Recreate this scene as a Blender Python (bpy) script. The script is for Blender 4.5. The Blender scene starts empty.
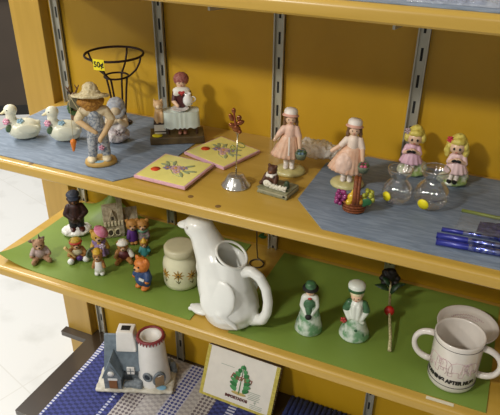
import bpy, bmesh, math, random
from mathutils import Vector, Matrix, Euler
random.seed(7)
PI = math.pi
SC = bpy.context.scene
COL = SC.collection
S = 0.254                     # spacing of the slotted standards
ZA, ZB, ZT, ZD, ZF = 0.0, -0.2577, 0.326, -0.687, -0.80   # shelf tops, base deck, floor
CAM = Vector((0.9033, -1.0225, 0.4645))

# ------------------------------------------------------------------ materials
def lin(h):
    h = h.lstrip('#')
    out = []
    for i in (0, 2, 4):
        c = int(h[i:i+2], 16) / 255
        out.append(c/12.92 if c <= 0.04045 else ((c+0.055)/1.055)**2.4)
    return (*out, 1.0)

def base_mat(name, rough=0.5, metal=0.0, coat=0.0):
    m = bpy.data.materials.new(name); m.use_nodes = True
    b = m.node_tree.nodes['Principled BSDF']
    b.inputs['Roughness'].default_value = rough
    b.inputs['Metallic'].default_value = metal
    b.inputs['Coat Weight'].default_value = coat
    b.inputs['Coat Roughness'].default_value = 0.08
    return m, m.node_tree.nodes, m.node_tree.links, b

MC = {}
def mat(hexa, rough=0.5, metal=0.0, coat=0.0, var=0.12, scale=60.0, hex2=None, bump=0.0, stretch=(1, 1, 1)):
    """plain procedural material: colour mottled by noise, optionally towards a second colour"""
    key = (hexa, rough, metal, coat, var, scale, hex2, bump, stretch)
    if key in MC: return MC[key]
    m, N, L, b = base_mat('paint_' + hexa.strip('#'), rough, metal, coat)
    tc = N.new('ShaderNodeTexCoord'); mp = N.new('ShaderNodeMapping')
    mp.inputs['Scale'].default_value = stretch
    L.new(tc.outputs['Object'], mp.inputs['Vector'])
    nz = N.new('ShaderNodeTexNoise'); nz.inputs['Scale'].default_value = scale; nz.inputs['Detail'].default_value = 4
    L.new(mp.outputs['Vector'], nz.inputs['Vector'])
    rp = N.new('ShaderNodeValToRGB')
    c = lin(hexa)
    if hex2:
        c2 = lin(hex2); rp.color_ramp.elements[0].position = 0.42; rp.color_ramp.elements[1].position = 0.60
        rp.color_ramp.elements[0].color = c; rp.color_ramp.elements[1].color = c2
    else:
        rp.color_ramp.elements[0].position = 0.3; rp.color_ramp.elements[1].position = 0.7
        rp.color_ramp.elements[0].color = tuple(x*(1-var) for x in c[:3]) + (1,)
        rp.color_ramp.elements[1].color = tuple(min(1, x*(1+var)) for x in c[:3]) + (1,)
    L.new(nz.outputs['Fac'], rp.inputs['Fac']); L.new(rp.outputs['Color'], b.inputs['Base Color'])
    if bump:
        bp = N.new('ShaderNodeBump'); bp.inputs['Strength'].default_value = bump; bp.inputs['Distance'].default_value = 0.001
        L.new(nz.outputs['Fac'], bp.inputs['Height']); L.new(bp.outputs['Normal'], b.inputs['Normal'])
    MC[key] = m
    return m

def wood_mat(name, c1, c2, grain, rough=0.35, coat=0.25):
    m, N, L, b = base_mat(name, rough, 0, coat)
    b.inputs['Coat Roughness'].default_value = 0.25
    tc = N.new('ShaderNodeTexCoord'); mp = N.new('ShaderNodeMapping')
    mp.inputs['Scale'].default_value = grain
    L.new(tc.outputs['Object'], mp.inputs['Vector'])
    n1 = N.new('ShaderNodeTexNoise'); n1.inputs['Scale'].default_value = 3.0; n1.inputs['Detail'].default_value = 6
    n1.inputs['Distortion'].default_value = 0.6
    L.new(mp.outputs['Vector'], n1.inputs['Vector'])
    rp = N.new('ShaderNodeValToRGB')
    rp.color_ramp.elements[0].position = 0.3; rp.color_ramp.elements[0].color = lin(c1)
    rp.color_ramp.elements[1].position = 0.72; rp.color_ramp.elements[1].color = lin(c2)
    L.new(n1.outputs['Fac'], rp.inputs['Fac']); L.new(rp.outputs['Color'], b.inputs['Base Color'])
    return m

def glass_mat(name, tint=(1, 1, 1), alpha=0.12, rough=0.03):
    """thin clear glass or film: mostly see-through with a glossy skin"""
    m = bpy.data.materials.new(name); m.use_nodes = True
    N, L = m.node_tree.nodes, m.node_tree.links
    N.remove(N['Principled BSDF'])
    tr = N.new('ShaderNodeBsdfTransparent'); tr.inputs['Color'].default_value = (*tint, 1)
    gl = N.new('ShaderNodeBsdfGlossy'); gl.inputs['Roughness'].default_value = rough
    gl.inputs['Color'].default_value = (1, 1, 1, 1)
    fr = N.new('ShaderNodeLayerWeight'); fr.inputs['Blend'].default_value = 0.25
    mr = N.new('ShaderNodeMapRange'); mr.inputs['To Min'].default_value = alpha; mr.inputs['To Max'].default_value = min(1, alpha + 0.6)
    L.new(fr.outputs['Facing'], mr.inputs['Value'])
    mx = N.new('ShaderNodeMixShader')
    L.new(mr.outputs['Result'], mx.inputs['Fac']); L.new(tr.outputs['BSDF'], mx.inputs[1]); L.new(gl.outputs['BSDF'], mx.inputs[2])
    L.new(mx.outputs['Shader'], N['Material Output'].inputs['Surface'])
    return m

def film_mat(name, color, fac):
    """crumpled translucent plastic film"""
    m = bpy.data.materials.new(name); m.use_nodes = True
    N, L = m.node_tree.nodes, m.node_tree.links
    b = N['Principled BSDF']; b.inputs['Base Color'].default_value = lin(color); b.inputs['Roughness'].default_value = 0.1
    tr = N.new('ShaderNodeBsdfTransparent'); mx = N.new('ShaderNodeMixShader')
    nz = N.new('ShaderNodeTexNoise'); nz.inputs['Scale'].default_value = 70; nz.inputs['Detail'].default_value = 5
    tc = N.new('ShaderNodeTexCoord'); L.new(tc.outputs['Object'], nz.inputs['Vector'])
    bp = N.new('ShaderNodeBump'); bp.inputs['Strength'].default_value = 1.0; bp.inputs['Distance'].default_value = 0.007
    L.new(nz.outputs['Fac'], bp.inputs['Height']); L.new(bp.outputs['Normal'], b.inputs['Normal'])
    mx.inputs['Fac'].default_value = fac
    L.new(tr.outputs['BSDF'], mx.inputs[1]); L.new(b.outputs['BSDF'], mx.inputs[2])
    L.new(mx.outputs['Shader'], N['Material Output'].inputs['Surface'])
    return m

WOODX = wood_mat('amber_birch_boards', '#b28e36', '#c09c48', (1.2, 14, 14))
WOODV = wood_mat('amber_birch_upright', '#ae8a34', '#bc9640', (14, 14, 1.2))
WOODP = wood_mat('amber_plywood_panel', '#bb9012', '#c79b1c', (2.2, 6, 1.0), 0.5, 0.04)
STEEL = mat('#b2afa0', 0.38, 0.5, var=.05, scale=30)
DARK = mat('#14120f', 0.7)
BLACKMETAL = mat('#2a1512', 0.5, 0.3)
CERAM = mat('#eceae6', 0.22, coat=0.5, var=0.02)
CREAM = mat('#e9e7cf', 0.3, coat=0.3, var=0.03)

# ------------------------------------------------------------------ mesh builder (centimetres in, metres out)
class G:
    def __init__(s, *mats, scale=0.01):
        s.bm = bmesh.new(); s.mats = list(mats); s.prims = []; s.k = scale
    def _add(s, verts, faces, m, smooth=True):
        vs = [s.bm.verts.new(Vector(v) * s.k) for v in verts]
        for f in faces:
            try:
                fa = s.bm.faces.new([vs[i] for i in f]); fa.material_index = m; fa.smooth = smooth
            except ValueError: pass
        return vs
    def e(s, c, r, m=0, rot=(0, 0, 0), u=18, v=12):
        """ellipsoid"""
        if not isinstance(r, (tuple, list)): r = (r, r, r)
        R = Euler(rot).to_matrix(); c = Vector(c)
        s.prims.append(('e', c, r, R.inverted(), m))
        verts = [c + R @ Vector((0, 0, r[2]))]
        for j in range(1, v):
            t = PI*j/v
            for i in range(u):
                p = 2*PI*i/u
                verts.append(c + R @ Vector((r[0]*math.sin(t)*math.cos(p), r[1]*math.sin(t)*math.sin(p), r[2]*math.cos(t))))
        verts.append(c + R @ Vector((0, 0, -r[2])))
        n = len(verts)-1; F = []
        for i in range(u): F.append((0, 1+i, 1+(i+1) % u))
        for j in range(v-2):
            a = 1+j*u; b = a+u
            for i in range(u): F.append((a+i, b+i, b+(i+1) % u, a+(i+1) % u))
        a = 1+(v-2)*u
        for i in range(u): F.append((a+i, n, a+(i+1) % u))
        s._add(verts, F, m)
        return s
    def cap(s, a, b, ra, rb=None, m=0, u=14):
        """tapered capsule"""
        rb = ra if rb is None else rb
        a, b = Vector(a), Vector(b); d = b-a; Ln = max(d.length, 1e-6); d = d/Ln
        s.prims.append(('c', a, b, ra, rb, m))
        q = d.to_track_quat('Z', 'Y').to_matrix()
        prof = [(ra*math.sin(t), -ra*math.cos(t)) for t in (0.0, .4, .8, 1.2, PI/2)]
        prof += [(rb*math.cos(t), Ln + rb*math.sin(t)) for t in (0.0, .4, .8, 1.2, PI/2)]
        s._rev(prof, m, u, lambda v: a + q @ v)
        return s
    def chain(s, pts, rad, m=0):
        for i in range(len(pts)-1): s.cap(pts[i], pts[i+1], rad[i], rad[i+1], m)
        return s
    def _rev(s, prof, m, u, f, ms=None, sx=1, sy=1):
        verts, rings = [], []
        for r, z in prof:
            if r < 1e-4:
                rings.append([len(verts)]); verts.append(f(Vector((0, 0, z))))
            else:
                rings.append(list(range(len(verts), len(verts)+u)))
                for i in range(u):
                    p = 2*PI*i/u; verts.append(f(Vector((sx*r*math.cos(p), sy*r*math.sin(p), z))))
        vs = [s.bm.verts.new(Vector(v)*s.k) for v in verts]
        for j in range(len(rings)-1):
            A, B = rings[j], rings[j+1]
            mm = ms[j] if ms else m
            for i in range(u):
                k = (i+1) % u
                if len(A) == 1 and len(B) == 1: continue
                if len(A) == 1: q = (A[0], B[k], B[i])
                elif len(B) == 1: q = (A[i], A[k], B[0])
                else: q = (A[i], A[k], B[k], B[i])
                try:
                    fa = s.bm.faces.new([vs[x] for x in q]); fa.material_index = mm; fa.smooth = True
                except ValueError: pass
    def lathe(s, prof, m=0, c=(0, 0, 0), u=36, ms=None, sx=1, sy=1, rot=(0, 0, 0)):
        c = Vector(c); R = Euler(rot).to_matrix()
        s._rev(prof, m, u, lambda v: c + R @ v, ms, sx, sy)
        return s
    def box(s, c, d, m=0, rot=(0, 0, 0), bev=0.0, taper=1.0):
        """box centred on c with full sizes d; taper scales the top"""
        R = Euler(rot).to_matrix(); c = Vector(c); x, y, z = (t/2 for t in d)
        V = [c + R @ Vector((sx*x*(taper if sz > 0 else 1), sy*y*(taper if sz > 0 else 1), sz*z)) for sz in (-1, 1) for sy in (-1, 1) for sx in (-1, 1)]
        F = [(0, 2, 3, 1), (4, 5, 7, 6), (0, 1, 5, 4), (2, 6, 7, 3), (0, 4, 6, 2), (1, 3, 7, 5)]
        vs = s._add(V, F, m, False)
        if bev:
            ed = list({e for v in vs for e in v.link_edges})
            r = bmesh.ops.bevel(s.bm, geom=ed, offset=bev*s.k, segments=2, affect='EDGES', profile=0.5)
            for f in r['faces']: f.material_index = m
        return s
    def prism(s, poly, z0, z1, m=0, T=None, smooth=False):
        """extrude a polygon (x, y) from z0 to z1; T maps to another plane"""
        T = T or (lambda v: v)
        n = len(poly)
        V = [T(Vector((x, y, z0))) for x, y in poly] + [T(Vector((x, y, z1))) for x, y in poly]
        F = [tuple(range(n))[::-1], tuple(range(n, 2*n))] + [(i, (i+1) % n, n+(i+1) % n, n+i) for i in range(n)]
        s._add(V, F, m, smooth)
        return s
    def tube(s, pts, r, m=0, u=8, closed=False):
        P = [Vector(p) for p in pts]; n = len(P)
        rr = r if isinstance(r, (list, tuple)) else [r]*n
        rings = []; up = None
        for i in range(n):
            if closed: t = P[(i+1) % n]-P[i-1]
            else: t = P[min(i+1, n-1)]-P[max(i-1, 0)]
            t.normalize()
            if up is None:
                up = Vector((0, 0, 1)) if abs(t.z) < .9 else Vector((1, 0, 0))
            x = up - t*up.dot(t); x.normalize(); y = t.cross(x); up = x
            rings.append([s.bm.verts.new((P[i] + (x*math.cos(2*PI*k/u) + y*math.sin(2*PI*k/u))*rr[i])*s.k) for k in range(u)])
        cnt = n if closed else n-1
        for i in range(cnt):
            A, B = rings[i], rings[(i+1) % n]
            for k in range(u):
                try:
                    f = s.bm.faces.new((A[k], A[(k+1) % u], B[(k+1) % u], B[k])); f.material_index = m; f.smooth = True
                except ValueError: pass
        if not closed:
            for Rg in (rings[0][::-1], rings[-1]):
                f = s.bm.faces.new(Rg); f.material_index = m
        return s
    def torus(s, c, R, r, m=0, rot=(0, 0, 0), n=40, u=8, sx=1, sy=1):
        M = Euler(rot).to_matrix(); c = Vector(c)
        s.tube([c + M @ Vector((sx*R*math.cos(2*PI*i/n), sy*R*math.sin(2*PI*i/n), 0)) for i in range(n)], r, m, u, True)
        return s
    def text(s, body, size, T, m=0, bold=0.0, shear=0.0):
        """flat lettering, centred, mapped by T(x, y) in cm"""
        cu = bpy.data.curves.new('lettering', 'FONT'); cu.body = body; cu.size = size; cu.align_x = 'CENTER'; cu.align_y = 'CENTER'
        cu.offset = bold; cu.shear = shear; cu.resolution_u = 3
        o = bpy.data.objects.new('lettering', cu); COL.objects.link(o)
        me = bpy.data.meshes.new_from_object(o.evaluated_get(bpy.context.evaluated_depsgraph_get()))
        V = [T(v.co.x, v.co.y) for v in me.vertices]; F = [tuple(p.vertices) for p in me.polygons]
        s._add(V, F, m, False)
        bpy.data.objects.remove(o); bpy.data.curves.remove(cu); bpy.data.meshes.remove(me)
        return s
    def obj(s, name, parent=None, remesh=0.0, smooth=4, noise=None, cut=None, angle=None, loc=None):
        me = bpy.data.meshes.new(name)
        bmesh.ops.recalc_face_normals(s.bm, faces=s.bm.faces[:])
        s.bm.to_mesh(me); s.bm.free()
        for m in s.mats: me.materials.append(m)
        if remesh:
            o = bpy.data.objects.new('tmp', me); COL.objects.link(o)
            md = o.modifiers.new('r', 'REMESH'); md.mode = 'VOXEL'; md.voxel_size = remesh*s.k; md.use_smooth_shade = True
            if smooth:
                sm = o.modifiers.new('s', 'SMOOTH'); sm.factor = 0.5; sm.iterations = smooth
            if noise:
                tx = bpy.data.textures.new('lumps', 'CLOUDS'); tx.noise_scale = noise[0]*s.k
                dm = o.modifiers.new('d', 'DISPLACE'); dm.texture = tx; dm.strength = noise[1]*s.k; dm.mid_level = .5
            co = None
            if cut:
                co = cut.obj('cutter'); bl = o.modifiers.new('b', 'BOOLEAN'); bl.operation = 'DIFFERENCE'; bl.object = co; bl.solver = 'EXACT'
            me2 = bpy.data.meshes.new_from_object(o.evaluated_get(bpy.context.evaluated_depsgraph_get()))
            bpy.data.objects.remove(o); bpy.data.meshes.remove(me)
            if co:
                bpy.data.objects.remove(co)
            me = me2; me.name = name; me.materials.clear()
            for m in s.mats: me.materials.append(m)
            multi = len(s.mats) > 1
            for p in me.polygons:
                p.use_smooth = True
                if multi:
                    c = p.center / s.k; best = 1e9; bi = 0
                    for pr in s.prims:
                        if pr[0] == 'e':
                            q = pr[3] @ (c-pr[1]); l = Vector((q.x/pr[2][0], q.y/pr[2][1], q.z/pr[2][2])).length
                            d = (l-1)*min(pr[2]); mi = pr[4]
                        else:
                            ab = pr[2]-pr[1]; t = max(0, min(1, (c-pr[1]).dot(ab)/max(ab.length_squared, 1e-9)))
                            d = (c-pr[1]-ab*t).length-(pr[3]+(pr[4]-pr[3])*t); mi = pr[5]
                        if d < best: best, bi = d, mi
                    p.material_index = bi
                else: p.material_index = 0
        o = bpy.data.objects.new(name, me); COL.objects.link(o)
        if parent is not None: o.parent = parent
        if loc is not None: o.location = loc
        if angle is not None:
            for p in me.polygons: p.use_smooth = True
            me.set_sharp_from_angle(angle=angle)
        return o

def tag(o, label, cat, group=None, kind=None):
    o['label'] = label; o['category'] = cat
    if group: o['group'] = group
    if kind: o['kind'] = kind
    return o

def thing(name, label, cat, loc, rotz=0.0, group=None, k=1.0):
    o = bpy.data.objects.new(name, None); COL.objects.link(o)
    o.empty_display_size = 0.02
    o.location = loc; o.rotation_euler = (0, 0, rotz); o.scale = (k, k, k)
    return tag(o, label, cat, group)

def dup(root, loc, rotz, label=None):
    r = root.copy(); COL.objects.link(r); r.location = loc; r.rotation_euler = (0, 0, rotz)
    if label: r['label'] = label
    for ch in list(root.children):
        c = ch.copy(); COL.objects.link(c); c.parent = r
        for g in list(ch.children):
            d = g.copy(); COL.objects.link(d); d.parent = c
    return r

def structure(o):
    o['kind'] = 'structure'; return o

# ------------------------------------------------------------------ the room
def floor_mat():
    m, N, L, b = base_mat('white_vinyl_floor', 0.35, 0, 0.2)
    tc = N.new('ShaderNodeTexCoord')
    nz = N.new('ShaderNodeTexNoise'); nz.inputs['Scale'].default_value = 9; nz.inputs['Detail'].default_value = 8
    L.new(tc.outputs['Object'], nz.inputs['Vector'])
    rp = N.new('ShaderNodeValToRGB'); rp.color_ramp.elements[0].position = .25; rp.color_ramp.elements[0].color = lin('#c9c9c5')
    rp.color_ramp.elements[1].position = .45; rp.color_ramp.elements[1].color = lin('#d6d6d3')
    L.new(nz.outputs['Fac'], rp.inputs['Fac'])
    br = N.new('ShaderNodeTexBrick'); br.offset = 0; br.inputs['Scale'].default_value = 1.0
    br.inputs['Mortar Size'].default_value = 0.002; br.inputs['Brick Width'].default_value = .61; br.inputs['Row Height'].default_value = .61
    mp = N.new('ShaderNodeMapping'); mp.inputs['Rotation'].default_value = (0, 0, .3); mp.inputs['Location'].default_value = (.1, .22, 0)
    L.new(tc.outputs['Object'], mp.inputs['Vector']); L.new(mp.outputs['Vector'], br.inputs['Vector'])
    mx = N.new('ShaderNodeMix'); mx.data_type = 'RGBA'
    L.new(br.outputs['Fac'], mx.inputs['Factor']); L.new(rp.outputs['Color'], mx.inputs['A']); mx.inputs['B'].default_value = lin('#cccbc6')
    L.new(mx.outputs['Result'], b.inputs['Base Color'])
    return m

g = G(floor_mat(), scale=1); g.box((-0.3, 0, ZF-.02), (7, 8, .04)); structure(g.obj('floor'))
g = G(mat('#b9b5aa', .7), scale=1); g.box((-1.6, 3.2, ZF+1.3), (7, .1, 2.6)); structure(g.obj('wall_back'))
# dark counter across the aisle
ct = thing('display_counter', 'dark charcoal counter standing across the aisle at the far left', 'counter', (-1.70, 1.43, ZF), 0.55)
g = G(mat('#382d22', .6, var=.15, scale=6), scale=1); g.box((-.15, .25, .36), (1.9, .5, .60)); g.obj('body', ct)
g = G(mat('#332a28', .5), scale=1); g.box((-.15, .25, .675), (1.94, .54, .03), bev=.005); g.obj('top', ct)
g = G(DARK, scale=1); g.box((-.15, .25, .03), (1.9, .5, .06)); g.obj('plinth', ct)

# ------------------------------------------------------------------ the display rack
rack = thing('display_rack', 'amber wood display rack with slotted steel standards and dark base deck', 'shelf unit', (0, 0, ZF))
def rz(z): return z - ZF
XR = 1.34
g = G(WOODP, scale=1); g.box(((XR-.03)/2, .011, rz(-.1)), (XR+.03, .02, 1.4)); g.obj('back_panel', rack)
g = G(WOODV, scale=1); g.box((-.0660, .02, rz(-.1)), (.082, .09, 1.4), bev=.0015); g.obj('end_post', rack)
for k in range(6):
    g = G(STEEL, DARK, scale=1)
    x = k*S; zt, zb = rz(.6), rz(-.685)
    g.box((x, -.0020, (zt+zb)/2), (.0200, .004, zt-zb))
    for sx in (-1, 1): g.box((x+sx*.0088, -.0055, (zt+zb)/2), (.0024, .009, zt-zb))
    for j in range(28):
        zz = rz(.566-.046*j)
        if zz < zb+.02: break
        g.box((x, -.0041, zz), (.0042, .0006, .022), 1)
    g.obj('slotted_standard', rack)
g = G(mat('#35291b', .3, coat=.6, var=.25, scale=9), scale=1)
poly = [(-.028, -.323), (XR, -.323), (XR, 0), (-.0245, 0), (-.0245, -.0255), (-.115, -.0255), (-.115, -.048), (-.028, -.048)]
g.prism(poly, rz(ZD)-.016, rz(ZD))
g.obj('base_deck', rack)
g = G(WOODX, scale=1); g.box(((XR+.03)/2, -.14, rz(ZD)-.016-.0485), (XR-.03, .27, .097)); g.obj('plinth', rack)

def shelf(label, z, y0=-.3075):
    t = thing('wooden_shelf', label, 'shelf', (0, 0, z), group=None)
    g = G(WOODX, scale=1)
    pr = []
    th, r = .021, .007
    pr += [(-.0008, -th), (y0+.003, -th), (y0, -th+.003)]
    for i in range(6):
        a = PI + (PI/2)*(-i/5)
        pr.append((y0+r+r*math.cos(a), -r+r*math.sin(a)))
    pr += [(-.0008, 0)]
    # notched around the post: two pieces of profile, short piece left of the rack
    n = len(pr)
    def sweep(x0, x1, prof, T=None):
        V = [Vector((x0, y, zz)) for y, zz in prof] + [Vector((x1, y, zz)) for y, zz in prof]
        m = len(prof)
        F = [tuple(range(m)), tuple(range(2*m-1, m-1, -1))] + [(i, m+i, m+(i+1) % m, (i+1) % m) for i in range(m)]
        g._add(V, F, 0, False)
    sweep(-.0200, XR, pr)
    o = g.obj('board', t); o.data.set_sharp_from_angle(angle=.6)
    for p in o.data.polygons: p.use_smooth = True
    for k in range(6):
        g = G(STEEL, scale=1); x = k*S
        sd = [(-.012, -.0215), (-.275, -.0215), (-.275, -.031), (-.012, -.065)]
        g.prism(sd, x-.0016, x+.0016, 0, T=lambda v: Vector((v.z, v.x, v.y)))
        g.obj('bracket', t)
    return t
shA = shelf('amber wooden shelf in the middle, carrying blue placemats and figurines', ZA)
shB = shelf('amber wooden shelf below, carrying green mats and the white duck pitcher', ZB, -.3085)
shT = shelf('uppermost amber wooden shelf crossing the top of the picture', ZT, -.300)
g = G(mat('#7a5a2c', .6))
for x, y in ((47.0, -28.3), (52.5, -29.3), (15, -29.6)): g.lathe([(0, 0.02), (.45, 0.02), (.5, 0)], 0, (x, y, 0), 16)
g.obj('screw_plug', shA)

# ------------------------------------------------------------------ mats and cloths
def woven_mat(name, c1, c2, ang=0.0):
    m, N, L, b = base_mat(name, 0.62)
    tc = N.new('ShaderNodeTexCoord'); mp = N.new('ShaderNodeMapping'); mp.inputs['Rotation'].default_value = (0, 0, ang)
    mp.inputs['Scale'].default_value = (1, 7, 1)
    L.new(tc.outputs['Object'], mp.inputs['Vector'])
    nz = N.new('ShaderNodeTexNoise'); nz.inputs['Scale'].default_value = 22; nz.inputs['Detail'].default_value = 6; nz.inputs['Distortion'].default_value = 1.2
    L.new(mp.outputs['Vector'], nz.inputs['Vector'])
    rp = N.new('ShaderNodeValToRGB'); rp.color_ramp.elements[0].position = .38; rp.color_ramp.elements[1].position = .66
    rp.color_ramp.elements[0].color = lin(c1); rp.color_ramp.elements[1].color = lin(c2)
    L.new(nz.outputs['Fac'], rp.inputs['Fac']); L.new(rp.outputs['Color'], b.inputs['Base Color'])
    return m
BLUE = woven_mat('grey_blue_moire_vinyl', '#6f7c8c', '#8794a4', 0.9)
GREEN = mat('#768e3c', .5, var=.06, scale=12)
def sheet(name, label, cat, poly, z, m, group, th=.0016, curls=()):
    """thin mat on a shelf: subdivided polygon, chosen corners curl up: (cx, cy, radius, height)"""
    g = G(m, scale=1); bm = g.bm
    xs = [p[0] for p in poly]; ys = [p[1] for p in poly]
    vs = [bm.verts.new((x, y, 0)) for x, y in poly]; bm.faces.new(vs)
    nx, ny = 36, 22
    for i in range(1, nx):
        x = min(xs)+(max(xs)-min(xs))*i/nx
        bmesh.ops.bisect_plane(bm, geom=bm.verts[:]+bm.edges[:]+bm.faces[:], plane_co=(x, 0, 0), plane_no=(1, 0, 0))
    for i in range(1, ny):
        y = min(ys)+(max(ys)-min(ys))*i/ny
        bmesh.ops.bisect_plane(bm, geom=bm.verts[:]+bm.edges[:]+bm.faces[:], plane_co=(0, y, 0), plane_no=(0, 1, 0))
    for v in bm.verts:
        for cx, cy, r, h in curls:
            d = math.hypot(v.co.x-cx, v.co.y-cy)
            if d < r:
                t = 1-d/r; v.co.z += h*t*t; v.co.x += (v.co.x-cx)*0
    r = bmesh.ops.extrude_face_region(bm, geom=bm.faces[:])
    for v in r['geom']:
        if isinstance(v, bmesh.types.BMVert): v.co.z += th
    for f in bm.faces: f.smooth = True
    o = g.obj(name, angle=.7, loc=(0, 0, z + .0003))
    return tag(o, label, cat, group)
TH = .0022
sheet('placemat', 'grey-blue placemat on the middle shelf under the ducks and scarecrow', 'placemat',
      [(-.015, -.293), (.325, -.293), (.374, -.225), (.374, -.07), (.335, -.012), (.03, -.012), (-.015, -.06)], ZA, BLUE, 'blue placemats')
sheet('placemat', 'grey-blue placemat on the middle shelf under the two glass vases', 'placemat',
      [(.632, -.219), (.696, -.291), (1.03, -.291), (1.09, -.22), (1.09, -.08), (1.03, -.012), (.694, -.012), (.632, -.07)], ZA, BLUE, 'blue placemats')
sheet('placemat', 'grey-blue placemat on the top shelf, only its front edge in view', 'placemat',
      [(.655, -.284), (1.12, -.284), (1.12, -.012), (.655, -.012)], ZT, BLUE, 'blue placemats')
sheet('table_mat', 'green mat with curled corners on the lower shelf under the bears and jar', 'mat',
      [(.005, -.291), (.460, -.291), (.460, -.013), (.005, -.013)], ZB, GREEN, 'green mats', curls=[(.005, -.291, .10, .020), (.098, -.013, .085, .052)])
sheet('table_mat', 'green mat on the lower shelf under the mug and the two green ladies', 'mat',
      [(.538, -.291), (.977, -.291), (.977, -.013), (.538, -.013)], ZB, GREEN, 'green mats', curls=[(.538, -.2, .05, .004)])

def runner_mat():
    m, N, L, b = base_mat('woven_striped_runner', .8)
    tc = N.new('ShaderNodeTexCoord'); sp = N.new('ShaderNodeSeparateXYZ'); L.new(tc.outputs['Object'], sp.inputs['Vector'])
    mr = N.new('ShaderNodeMapRange'); mr.inputs['From Min'].default_value = .03; mr.inputs['From Max'].default_value = .55
    L.new(sp.outputs['X'], mr.inputs['Value'])
    bands = [(.030, '#c4c6d4', '#4a5590', 1), (.041, '#242b5c', '#3b4282', 2), (.161, '#b4b7ca', '#37427f', 1), (.170, '#242b5c', '#3b4282', 2),
             (.186, '#b4aeaa', '#665c62', 3), (.236, '#b4afac', '#9d9897', 2), (.292, '#b8b6c0', '#464c84', 3), (.336, '#b4afac', '#9d9897', 2),
             (.366, '#b4aeaa', '#665c62', 3), (.404, '#262c5e', '#3d4484', 2), (.442, '#c5c7d8', '#2a3478', 1), (.462, '#262c5e', '#3d4484', 2)]
    def ramp(idx):
        rp = N.new('ShaderNodeValToRGB'); cr = rp.color_ramp; cr.interpolation = 'CONSTANT'
        while len(cr.elements) < len(bands): cr.elements.new(.5)
        for i, bd in enumerate(bands):
            cr.elements[i].position = (bd[0]-.03)/.52
        for i, bd in enumerate(bands):
            v = bd[idx]
            cr.elements[i].color = lin(v) if isinstance(v, str) else (v/4, v/4, v/4, 1)
        L.new(mr.outputs['Result'], rp.inputs['Fac']); return rp
    A, B = ramp(1), ramp(2)
    def math_(op, a, b=None):
        n = N.new('ShaderNodeMath'); n.operation = op
        for i, v in enumerate((a, b)):
            if v is None: continue
            if isinstance(v, (int, float)): n.inputs[i].default_value = v
            else: L.new(v, n.inputs[i])
        return n.outputs[0]
    K = ramp(3)
    # dashes / ribs / diamonds along y
    y = sp.outputs['Y']; x = sp.outputs['X']
    rib = math_('SINE', math_('MULTIPLY', y, 2*PI/.009))
    d1 = math_('SINE', math_('MULTIPLY', math_('ADD', x, y), 2*PI/.021)); d2 = math_('SINE', math_('MULTIPLY', math_('SUBTRACT', x, y), 2*PI/.021))
    dia = math_('GREATER_THAN', math_('MULTIPLY', d1, d2), .05)
    dash = math_('GREATER_THAN', rib, .1)
    weave = math_('GREATER_THAN', math_('MULTIPLY', math_('SINE', math_('MULTIPLY', y, 2*PI/.014)), math_('SINE', math_('MULTIPLY', x, 2*PI/.026))), 0)
    k = K.outputs['Color']
    is3 = math_('GREATER_THAN', k, .6); is1 = math_('LESS_THAN', k, .4)
    is2 = math_('SUBTRACT', math_('SUBTRACT', 1.0, is3), is1)
    f = math_('ADD', math_('ADD', math_('MULTIPLY', is3, dia), math_('MULTIPLY', is1, dash)), math_('MULTIPLY', is2, weave))
    mx = N.new('ShaderNodeMix'); mx.data_type = 'RGBA'
    L.new(f, mx.inputs['Factor']); L.new(A.outputs['Color'], mx.inputs['A']); L.new(B.outputs['Color'], mx.inputs['B'])
    L.new(mx.outputs['Result'], b.inputs['Base Color'])
    bp = N.new('ShaderNodeBump'); bp.inputs['Strength'].default_value = .5; bp.inputs['Distance'].default_value = .001
    L.new(weave, bp.inputs['Height']); L.new(bp.outputs['Normal'], b.inputs['Normal'])
    return m
sheet('table_runner', 'woven table runner with blue, white and grey stripes on the base deck', 'table runner',
      [(.036, -.318), (.512, -.318), (.512, -.012), (.022, -.012), (.030, -.10)], ZD, runner_mat(), None, th=.003)
RT = .0036
# folded ribbed blue mat, lower right
bt = thing('folded_mat', 'ribbed navy blue mat folded on the base deck at the bottom of the picture', 'mat', (.665, -.085, ZD + .0005))
g = G(mat('#26356e', .85, bump=.6, scale=300, hex2='#1d2858'))
for layer in range(2):
    for i in range(15):
        x = -8.4+i*1.2
        g.tube([(x, -6.5, .65+1.2*layer), (x, 0, .72+1.2*layer), (x, 6.5, .65+1.2*layer)], .63, u=10)
g.obj('ribbed_fold', bt)

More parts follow.
